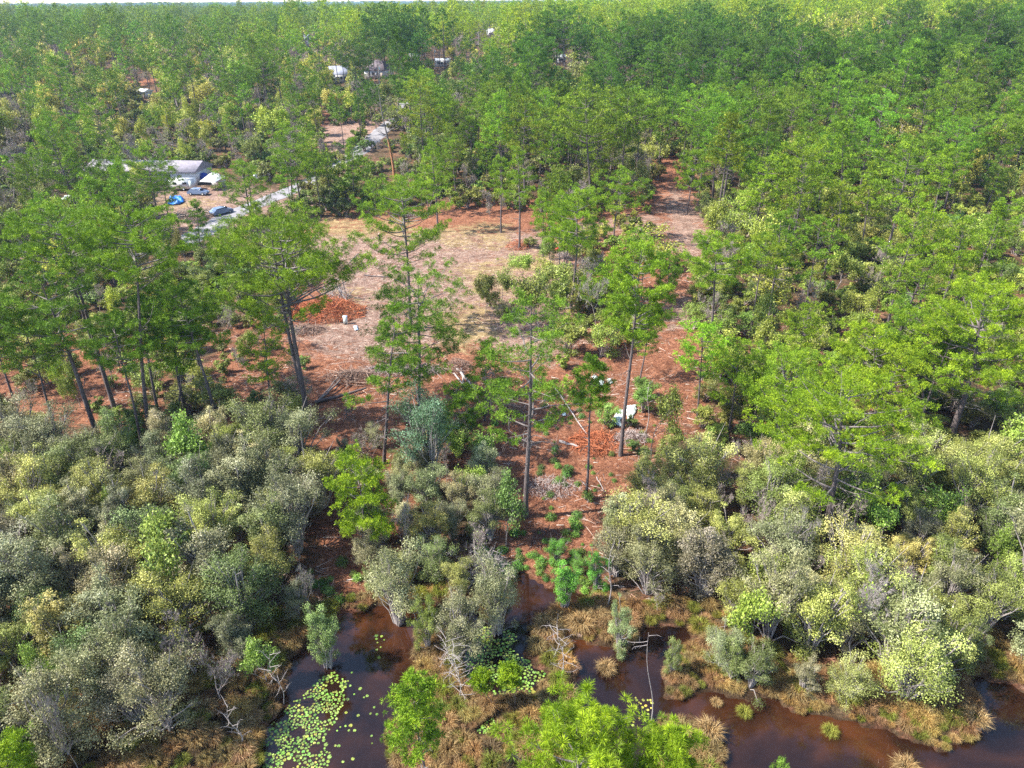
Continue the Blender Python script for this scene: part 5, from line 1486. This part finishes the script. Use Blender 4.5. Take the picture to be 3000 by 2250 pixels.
log((925, 1192), (1075, 1158), .20, 'longest dark log lying out of the left log pile', 'bark', lift=.3)
log((930, 1190), (1000, 1140), .14, 'shorter log leaning up beside the longest dark log', 'limb', lift=.6)
log((940, 1180), (1010, 1118), .10, 'thin grey log on the left log pile', 'limb', lift=.8)
log((1090, 1090), (1210, 1074), .14, 'pale straight log across the foot of the clearing', 'pale')
log((1100, 1100), (1270, 1098), .15, 'longest pale log across the foot of the clearing', 'pale')
log((1340, 1095), (1395, 1160), .17, 'thick pale log slanting down at the right log heap', 'pale', lift=.2)
log((1330, 1105), (1375, 1165), .11, 'thinner pale log beside the thick slanting one', 'pale', lift=.1)
log((1352, 1092), (1360, 1150), .10, 'short pale log in the right log heap', 'pale')
log((1638, 1303), (1698, 1320), .16, 'grey white log lying left of the skinny young pine', 'pale')
log((1620, 1140), (1720, 1280), .10, 'long thin pale pole pointing to the orange root heap', 'pale')
log((1705, 1417), (1732, 1440), .05, 'short pale stick right of the skinny young pine', 'pale', name='fallen_branch')
log((1748, 1402), (1768, 1440), .05, 'pale stick lying toward the right thicket', 'pale', name='fallen_branch')
log((1068, 820), (1150, 826), .13, 'dark log lying flat at the left side of the clearing', 'bark')
log((1012, 800), (1052, 765), .14, 'grey log on the dark brush beside the great flat topped pine', 'limb', lift=.5)
log((1640, 905), (1790, 880), .16, 'upper of two long pale logs on the right of the clearing', 'pale')
log((1640, 920), (1800, 900), .13, 'lower of two long pale logs on the right of the clearing', 'pale')
log((270, 788), (325, 782), .22, 'weathered grey log near the double trunked pine', 'pale')
log((276, 794), (318, 776), .13, 'thin grey log crossing the weathered one', 'pale')
log((20, 1000), (40, 950), .2, 'white log near the left edge', 'pale')
log((980, 2010), (1010, 2004), .03, 'tiny pale stick on the left water', 'pale', name='fallen_branch')

def pile(px, py, rx, ry, hz_, n, L, r, mat, label, name='brush_pile', seed=0, upright=.25, cat='brush pile', fine=600):
    B = place(px, py); g = np.random.default_rng(seed)
    e = empty(name, B, label, cat, 'heaps of cut brush')
    def sticks(m):
        for i in range(n):
            a = g.uniform(0, 6.28); u = g.random() ** .6; x, y = math.cos(a) * rx * u, math.sin(a) * ry * u
            z = hz_ * (1 - u * u) * g.uniform(.1, 1) + .05
            d = unit([g.normal(), g.normal(), g.normal() * upright]); l = L * g.uniform(.4, 1.2); k = unit(g.normal(size=3)) * l * .1
            m.tube(np.array([[x, y, z] - d * l / 2, [x, y, z] + k, [x, y, z + .05] + d * l / 2]), np.array([1, .8, .4]) * r * g.uniform(.4, 1.3), 4)
    obj('branches', wmesh('brush branches', MATS[mat], sticks), e)
    def twigs(m):
        a = g.uniform(0, 6.28, fine); u = g.random(fine) ** .6; C = np.stack([np.cos(a) * rx * u, np.sin(a) * ry * u, hz_ * (1 - u * u) * g.uniform(0, 1, fine) + .05], 1)
        d = unit(g.normal(size=(fine, 3)) * [1, 1, .5 + upright]); l = g.uniform(.2, .8, fine) * L * .5; s = unit(np.cross(d, g.normal(size=(fine, 3)))) * .022
        m.add(np.stack([C - s, C + s, C + d * l[:, None]], 1).reshape(-1, 3), np.arange(fine * 3).reshape(-1, 3))
    o = obj('twigs', wmesh('brush twigs', MATS[mat], twigs), e); o['kind'] = 'stuff'
pile(960, 930, 5.6, 3.9, 2.2, 260, 2.2, .06, 'redroot', 'big orange red heap of dead brush behind the great flat topped pine', seed=1, upright=.6, fine=5000)
pile(985, 890, 2.6, 2.0, 2.6, 40, 3.8, .08, 'pale', 'pale split wood standing up out of the orange red heap', 'split_wood_heap', 2, 1.4, fine=300)
pile(900, 985, 2.6, 1.6, .8, 60, 2.2, .05, 'brush', 'dull brown brush left below the orange red heap', seed=21, fine=900)
pile(1010, 800, 3.2, 2.4, .8, 90, 1.8, .05, 'brush', 'dark brush heap above the orange red one', seed=3, fine=1200)
pile(1030, 1120, 3.4, 1.8, 1.0, 80, 2.4, .05, 'brush', 'brown branch heap at the left end of the clearing foot', seed=4, fine=1500)
pile(1180, 1100, 5.2, 1.5, .6, 90, 2.4, .045, 'bare', 'long low row of grey branches across the clearing foot', seed=5, fine=1800)
pile(1340, 1090, 1.8, 1.6, 1.2, 40, 1.5, .05, 'brush', 'root ball heap where the pale slanting logs start', seed=6, fine=900)
pile(1518, 735, 2.4, 2.0, 1.6, 60, 1.2, .05, 'redroot', 'small round red brown brush heap by the tall thin pine', seed=7, fine=1200)
pile(1738, 1305, 2.6, 2.4, .7, 120, 2.0, .045, 'redroot', 'orange root heap right of the skinny young pine trunk', seed=8, upright=.5, fine=1600)
pile(1500, 1215, 1.6, 1.2, .9, 30, 1.2, .06, 'brush', 'small brown heap behind the tallest straight pine', seed=9, fine=500)
pile(580, 640, 5.0, 3.0, 1.2, 60, 3.5, .09, 'wood', 'heap of grey timber in front of the yard', 'timber_heap', 10, .15, 'timber heap', 400)
pile(1600, 1570, 1.3, 1.2, .5, 40, .9, .03, 'bark', 'dark stubble stump cluster above the pond corner', 'stump_cluster', 11, .8, 'stump', 200)
pile(1620, 1430, 2.6, 1.8, .4, 50, 1.5, .02, 'bare', 'thin grey bramble on the red slope', 'bramble', 12, .5, 'bramble', 1200)
pile(1850, 1290, 1.8, 1.3, .8, 40, 1.4, .02, 'bare', 'grey bramble beside the green pine trunk', 'bramble', 13, .6, 'bramble', 1000)
pile(1660, 760, 1.7, 1.2, .9, 50, 1.3, .03, 'bare', 'pale dead brush heap just below the red machine', seed=14, fine=900)
pile(1420, 1660, 2.0, 1.5, 2.6, 46, 2.4, .045, 'pale', 'tangle of pale dead branches above the narrow water', 'dead_branch_tangle', 15, .9, 'dead branches', 700)
pile(2585, 2215, .8, .8, .5, 60, 1.0, .012, 'brush', 'brown dead shrub fallen in the lake', 'dead_shrub', 16, .6, 'dead shrub', 900)
pile(1200, 640, 3.0, 1.6, 1.0, 50, 2.0, .04, 'bare', 'grey brush along the far left edge of the clearing', seed=17, fine=900)

# ------------------------------------------------------------------ the person
def person():
    B = place(1114, 723); B[2] = gz(B[0], B[1])
    e = empty('person', B, 'person in black standing at the far edge of the clearing, holding something', 'person', None, .5)
    def skin(name, verts, edges, rad, mat, levels=2):
        me = bpy.data.meshes.new(name); me.from_pydata(verts, edges, []); me.update()
        o = bpy.data.objects.new(name, me); COL.objects.link(o)
        md = o.modifiers.new('s', 'SKIN'); o.modifiers.new('u', 'SUBSURF').levels = levels
        for i, r in enumerate(rad): me.skin_vertices[0].data[i].radius = (r if isinstance(r, tuple) else (r, r))
        me.skin_vertices[0].data[0].use_root = True
        dg = bpy.context.evaluated_depsgraph_get(); m2 = bpy.data.meshes.new_from_object(o.evaluated_get(dg))
        bpy.data.objects.remove(o); m2.materials.clear(); m2.materials.append(mat); m2.name = name
        m2.polygons.foreach_set('use_smooth', [True] * len(m2.polygons))
        return m2
    hd = 1.72
    V = [(0, 0, .95), (0, 0, 1.15), (0, 0, 1.38), (0, 0, 1.48), (0, -.01, 1.56), (0, -.02, 1.63), (0, -.01, 1.70),
         (.19, 0, 1.40), (.25, .03, 1.14), (.17, -.22, 1.06), (.12, -.30, 1.06), (-.19, 0, 1.40), (-.25, .03, 1.14), (-.17, -.22, 1.06), (-.12, -.30, 1.06),
         (.10, 0, .90), (.12, -.01, .50), (.14, .02, .09), (.15, -.13, .04), (-.10, 0, .90), (-.12, -.01, .50), (-.14, .02, .09), (-.15, -.13, .04)]
    E = [(0, 1), (1, 2), (2, 3), (3, 4), (4, 5), (5, 6), (2, 7), (7, 8), (8, 9), (9, 10), (2, 11), (11, 12), (12, 13), (13, 14), (0, 15), (15, 16), (16, 17), (17, 18), (0, 19), (19, 20), (20, 21), (21, 22)]
    Rr = [(.15, .11), (.14, .10), (.17, .11), .055, .09, .105, .06, .065, .05, .04, .03, .065, .05, .04, .03, .09, .062, .045, .035, .09, .062, .045, .035]
    obj('body', skin('person body', V, E, Rr, MATS['skin']), e)
    obj('shirt', skin('black shirt', [V[0], V[1], V[2], (0, 0, 1.44), V[7], (.235, .02, 1.22), V[11], (-.235, .02, 1.22)], [(0, 1), (1, 2), (2, 3), (2, 4), (4, 5), (2, 6), (6, 7)],
                      [(.175, .135), (.165, .125), (.195, .135), .07, .085, .075, .085, .075], MATS['black']), e)
    obj('trousers', skin('black trousers', [V[0], V[15], V[16], (.14, .02, .12), V[19], V[20], (-.14, .02, .12)], [(0, 1), (1, 2), (2, 3), (0, 4), (4, 5), (5, 6)], [(.17, .13), .11, .085, .065, .11, .085, .065], MATS['black']), e)
    obj('hair', skin('grey hair', [(0, .035, 1.62), (0, .02, 1.70), (0, -.03, 1.735)], [(0, 1), (1, 2)], [.095, .11, .08], MATS['hair']), e)
    for s in (-1, 1):
        obj('shoe', wmesh('shoe', MATS['rubber'], lambda m: m.box((s * .15, -.06, .05), (.11, .29, .1), taper=.8)), e)
    for s in (-1, 1):
        h = obj('hand', wmesh('hand', MATS['skin'], lambda m: (m.box((s * .10, -.335, 1.06), (.05, .08, .085)),
            [m.tube(np.array([[s * (.085 - .0), -.37, 1.03 + k * .02], [s * .06, -.395, 1.035 + k * .02], [s * .035, -.38, 1.035 + k * .02]]), [.011, .010, .008], 5) for k in range(4)],
            m.tube(np.array([[s * .10, -.34, 1.10], [s * .07, -.36, 1.12]]), [.012, .009], 5))), e)
    c = obj('controller', wmesh('controller', MATS['darkmetal'], lambda m: m.box((0, -.36, 1.075), (.2, .1, .05))), None)
    c.location = B; c.rotation_euler = (0, 0, .5); tag(c, 'dark hand held device gripped by the person in black', 'controller')
person()

# ------------------------------------------------------------------ water edge: grasses, hummocks, lily pads
def in_img(x, y, z=0, m=120):
    q = proj([x, y, z])[0]; return -m < q[0] < 3000 + m and q[1] < 2250 + m
GR = []
n = 16000
xs = rng.uniform(-34, 40, n); ys = rng.uniform(17, 50, n); sdv = water_sd(xs, ys)
SG = Spacer(1.0)
for x, y, s_ in zip(xs, ys, sdv):
    if s_ < .12 or not in_img(x, y): continue
    q = proj([x, y, 0])[0]
    red = 1450 < q[0] < 1850 and q[1] < 1740
    if s_ > 3.4 and not (q[1] > 1960 and q[0] < 2000): continue
    if red: continue
    if q[1] < 1780 and s_ > 1.2: continue
    if not SG.ok(x, y, .42 if s_ < 2 else .7): continue
    u = rng.random()
    t = (1.0, 1.0, .95) if u < .5 else (.85, .80, .75) if u < .68 else (.62, .95, .35) if u < .88 else (1.15, 1.2, .9)
    sc = rng.uniform(.55, 1.1) * (0.6 if s_ < .5 else 1)
    GR.append((x, y, gz(x, y) - .05, sc * 1.1, sc * 1.1, sc, rng.uniform(0, 6.28), *tintc(t, .12, rng), rng.integers(0, 6)))
gm = leaf_mat('tan marsh grass mass', [(0.0, (0.14, 0.075, 0.03)), (0.5, (0.33, 0.205, 0.085)), (1.0, (0.56, 0.42, 0.21))], 0.7, 0.2, 0.25, True)
GV = []
for k in range(6):
    me = LIB['tussock'][k][0][1].copy(); me.materials.clear(); me.materials.append(gm); GV.append(me)
scatter_object('marsh_grass', 'tan and green marsh grass along the pond banks', GR, GV)
print('grass', len(GR))

for x, y, w_, lab in [
    (2098, 2062, 26, 'small grassy stump hummock at the left end of the lake'), (2178, 2092, 34, 'tan hummock with green sprouts near the left end of the lake'), (2430, 2148, 36, 'green topped grass hummock alone in the middle of the lake'),
    (1775, 1965, 44, 'round straw coloured tussock in the right middle water'), (1820, 1900, 34, 'small tan tussock at the shore above the round one'), (2650, 2262, 60, 'tan tussock cut off by the bottom edge'),
    (1600, 1860, 60, 'tall tan tussock left on the islet with the dead sapling'), (1700, 1850, 60, 'tall orange tan tussock right of the dead sapling'), (2075, 2160, 62, 'big tan grass mound at the bottom left of the lake'),
    (2480, 2060, 60, 'bright yellow green grass mound on the lake shore'), (2850, 2120, 60, 'rightmost tan tussock mound on the lake shore')]:
    B = gp(x, y); B[2] = max(-.05, min(gz(B[0], B[1]), .3)); dep = proj(B)[0, 2]; s_ = w_ * dep / FPX / .95
    e = empty('grass_tussock', B, lab, 'grass tussock', 'tussocks in and around the pond', float(rng.uniform(0, 6)), (s_, s_, s_ * .85))
    t = (.7, 1.05, .4) if 'green' in lab else (1, 1, 1)
    obj('blades', LIB['tussock'][int(x) % 6][0][1], e, color=t)
    obj('root_mound', wmesh('root mound', MATS['brush'], lambda m: m.tube(np.array([[0, 0, -.9], [0, 0, -.1], [0, 0, .12], [0, 0, .16]]), [.5, .42, .25, .02], 9), True), e)

# low green plants of the bank and slope
LB = []
for x0, y0, x1, y1, nn, tint in [(1490, 1540, 1720, 1700, 46, (.5, .9, .35)), (1560, 1330, 1800, 1540, 26, (.55, .8, .4)), (1400, 1600, 1540, 1700, 26, (.5, .85, .4)), (1700, 1690, 1790, 1760, 16, (.9, 1.1, .5)),
                                 (1200, 1150, 1500, 1300, 18, (.6, .85, .45)), (1560, 1060, 1750, 1300, 22, (.5, .75, .4)), (1850, 1250, 2000, 1400, 16, (.8, .9, .5)), (900, 1640, 1060, 1840, 24, (.6, .85, .45)), (1200, 740, 1600, 1000, 14, (1, 1, .5))]:
    for i in range(nn):
        p = place(rng.uniform(x0, x1), rng.uniform(y0, y1))
        if water_sd(p[0:1], p[1:2])[0] < .1: continue
        s_ = rng.uniform(.18, .75)
        LB.append((p[0], p[1], p[2], s_, s_, s_, rng.uniform(0, 6), *tintc(tint, .2, rng), rng.integers(0, 4)))
LV = []
for k in range(4):
    st, cr = make_fernbush(840 + k, .8, .9, 800, .075); LV.append(merged([(st, MATS['bare']), (cr, MATS['leaf_far'])], 'low plant'))
scatter_object('low_plants', 'scattered low green plants on the red slope and banks', LB, LV)

# litter of sticks and clods in the open ground
g = np.random.default_rng(55)
mb = MB(); n = 42000
xs = g.uniform(-48, 52, n); ys = g.uniform(38, 128, n)
dens = 0.25 + .75 * (np.sin(xs * .35 + 1.5 * np.sin(ys * .22)) * np.sin(ys * .4 + xs * .1) > .1)
keep = (g.random(n) < dens) & (water_sd(xs, ys) > .4); Q = proj(np.stack([xs, ys, ys * 0], 1)); keep &= (Q[:, 0] > 200) & (Q[:, 0] < 2300) & (Q[:, 1] < 1800)
xs, ys = xs[keep], ys[keep]; zs = ground_z(xs, ys) + .03; n = len(xs)
a = g.normal(0, .7, n) + np.where(g.random(n) < .3, 1.5, 0); L = g.gamma(2.0, .22, n) + .1; d = np.stack([np.cos(a) * L, np.sin(a) * L, g.uniform(0, .16, n)], 1)
s_ = np.stack([-np.sin(a), np.cos(a), g.uniform(.2, .8, n)], 1) * g.uniform(.012, .035, n)[:, None]; C = np.stack([xs, ys, zs], 1)
mb.add(np.stack([C - s_, C + s_, C + d + s_ * .4, C + d - s_ * .4], 1).reshape(-1, 3), np.arange(n * 4).reshape(-1, 4), g.uniform(0, 1, n))
m, nt, b = new_mat('loose sticks')
at_ = N(nt, 'ShaderNodeAttribute', attribute_name='tone')
nt.links.new(ramp(nt, at_.outputs['Fac'], [(0.0, (.05, .025, .018)), (1.0, (.55, .46, .38)), (.45, (.22, .11, .07)), (.75, (.38, .26, .2))]), b.inputs['Base Color']); b.inputs['Roughness'].default_value = .9
tag(obj('forest_litter', mb.mesh('litter', m)), 'loose sticks and bark scattered over the open ground', kind='stuff')

# lily pads
def pad_mesh(seed):
    g = np.random.default_rng(seed); mb = MB(); n = 14; cut = .32
    a = np.linspace(cut, 2 * math.pi - cut, n); r = 1 + g.normal(0, .05, n)
    V = [(0.0, 0, 0)] + [(math.cos(t) * q, math.sin(t) * q, .06 * math.sin(t * 3 + seed) ** 2 + .012) for t, q in zip(a, r)]
    Vb = [(x * .97, y * .97, z - .03) for x, y, z in V]
    mb.add(V, [[0, i, i + 1] for i in range(1, n)], g.uniform(.3, .8))
    mb.add(V + Vb, [[i + 1, i, n + 1 + i, n + 2 + i] for i in range(1, n)], .2)
    me = mb.mesh('lily pad', MATS['pad']); return me
PADS = [pad_mesh(k) for k in range(7)]
pads = []
SL = Spacer(.6)
for poly, cnt, where in [
    ([(770, 2290), (775, 2200), (790, 2130), (830, 2080), (880, 2040), (930, 1995), (975, 1965), (1015, 2000), (1010, 2060), (985, 2110), (960, 2150), (965, 2200), (970, 2290)], 540, 'left'),
    ([(1348, 1990), (1365, 1920), (1395, 1850), (1430, 1830), (1500, 1845), (1520, 1870), (1500, 1890), (1520, 1925), (1560, 1930), (1600, 1980), (1600, 2020), (1560, 2040), (1470, 2045)], 480, 'mid'),
    ([(1385, 2170), (1395, 2110), (1440, 2095), (1460, 2140), (1440, 2170)], 30, 'low'),
    ([(1840, 2120), (1860, 2040), (1910, 2050), (1915, 2150), (1870, 2140)], 22, 'right'),
    ([(960, 2290), (1000, 1960), (1040, 1960), (1130, 2100), (1120, 2200), (1060, 2290)], 26, 'left'),
    ([(1100, 1860), (1130, 1860), (1120, 1930), (1105, 1930)], 8, 'upleft')]:
    P = gpoly(poly); x0, y0 = P.min(0); x1, y1 = P.max(0); k = 0; tries = 0
    while k < cnt and tries < 9000:
        tries += 1; x, y = rng.uniform(x0, x1), rng.uniform(y0, y1)
        if not inpoly(P, x, y) or water_sd(np.array([x]), np.array([y]))[0] > -.08: continue
        r = (rng.uniform(.06, .125) if rng.random() < .8 else rng.uniform(.1, .155)) * (1.15 if where == 'mid' else 1)
        if cnt > 100 and rng.random() > .25 + .9 * segdist(P, np.array([x]), np.array([y]))[0]: continue
        if where in ('left', 'mid') and cnt > 100 and math.sin(x * 2.3 + 1) * math.sin(y * 2.9) > .55: continue
        if not SL.ok(x, y, r * 1.7): continue
        pads.append((x, y, r * .88, where)); k += 1
pads.sort(key=lambda p: -p[2] / p[1])
PADL = {'left': ('round green lily pad in the big patch on the left water', 'lily pads on the left water'), 'mid': ('round green lily pad in the dense patch on the middle water', 'lily pads on the middle water'),
        'low': ('lily pad in the small pool beside the closest pine', 'lily pads in the small pool'), 'right': ('pale lily pad by the thin leaning pole in the right water', 'lily pads in the right water'),
        'upleft': ('lily pad alone on the dark upper part of the left water', 'lily pads on the upper left water')}
rest = []
for i, (x, y, r, wh) in enumerate(pads):
    t = tintc((1, 1, 1) if wh != 'right' and rng.random() < .9 else (1.5, 1.0, .9), .2, rng)
    if i < 300:
        o = obj('lily_pad', PADS[i % 7], loc=(x, y, .012), color=t); o.rotation_euler = (0, 0, float(rng.uniform(0, 6.28))); o.scale = (r, r, r)
        tag(o, PADL[wh][0], 'lily pad', PADL[wh][1])
    else: rest.append((x, y, .012, r, r, r, rng.uniform(0, 6.28), *t, i % 7))
MATS['pad_far'] = leaf_mat('lily pad leaf mass', [(0.0, (0.11, 0.20, 0.03)), (0.6, (0.22, 0.36, 0.06)), (1.0, (0.42, 0.46, 0.12))], 0.35, 0.5, 0.15, True)
PF = []
for me in PADS:
    q = me.copy(); q.materials.clear(); q.materials.append(MATS['pad_far']); PF.append(q)
scatter_object('lily_pads', 'remaining small lily pads on the pond', rest, PF)
print('pads', len(pads))
# ------------------------------------------------------------------ the air
hz = MB(); hz.box((0, 5900, 13.5), (26000, 14800, 57.0))
hm = bpy.data.materials.new('pale air'); hm.use_nodes = True; hn = hm.node_tree
hn.nodes.remove(hn.nodes['Principled BSDF'])
pv = hn.nodes.new('ShaderNodeVolumePrincipled'); pv.inputs['Density'].default_value = 0.00011; pv.inputs['Color'].default_value = (0.50, 0.68, 1.0, 1); pv.inputs['Anisotropy'].default_value = 0.2
hn.links.new(pv.outputs[0], hn.nodes['Material Output'].inputs['Volume'])
ho = obj('haze', hz.mesh('haze', hm)); tag(ho, 'thin blue air over the far forest', kind='stuff')
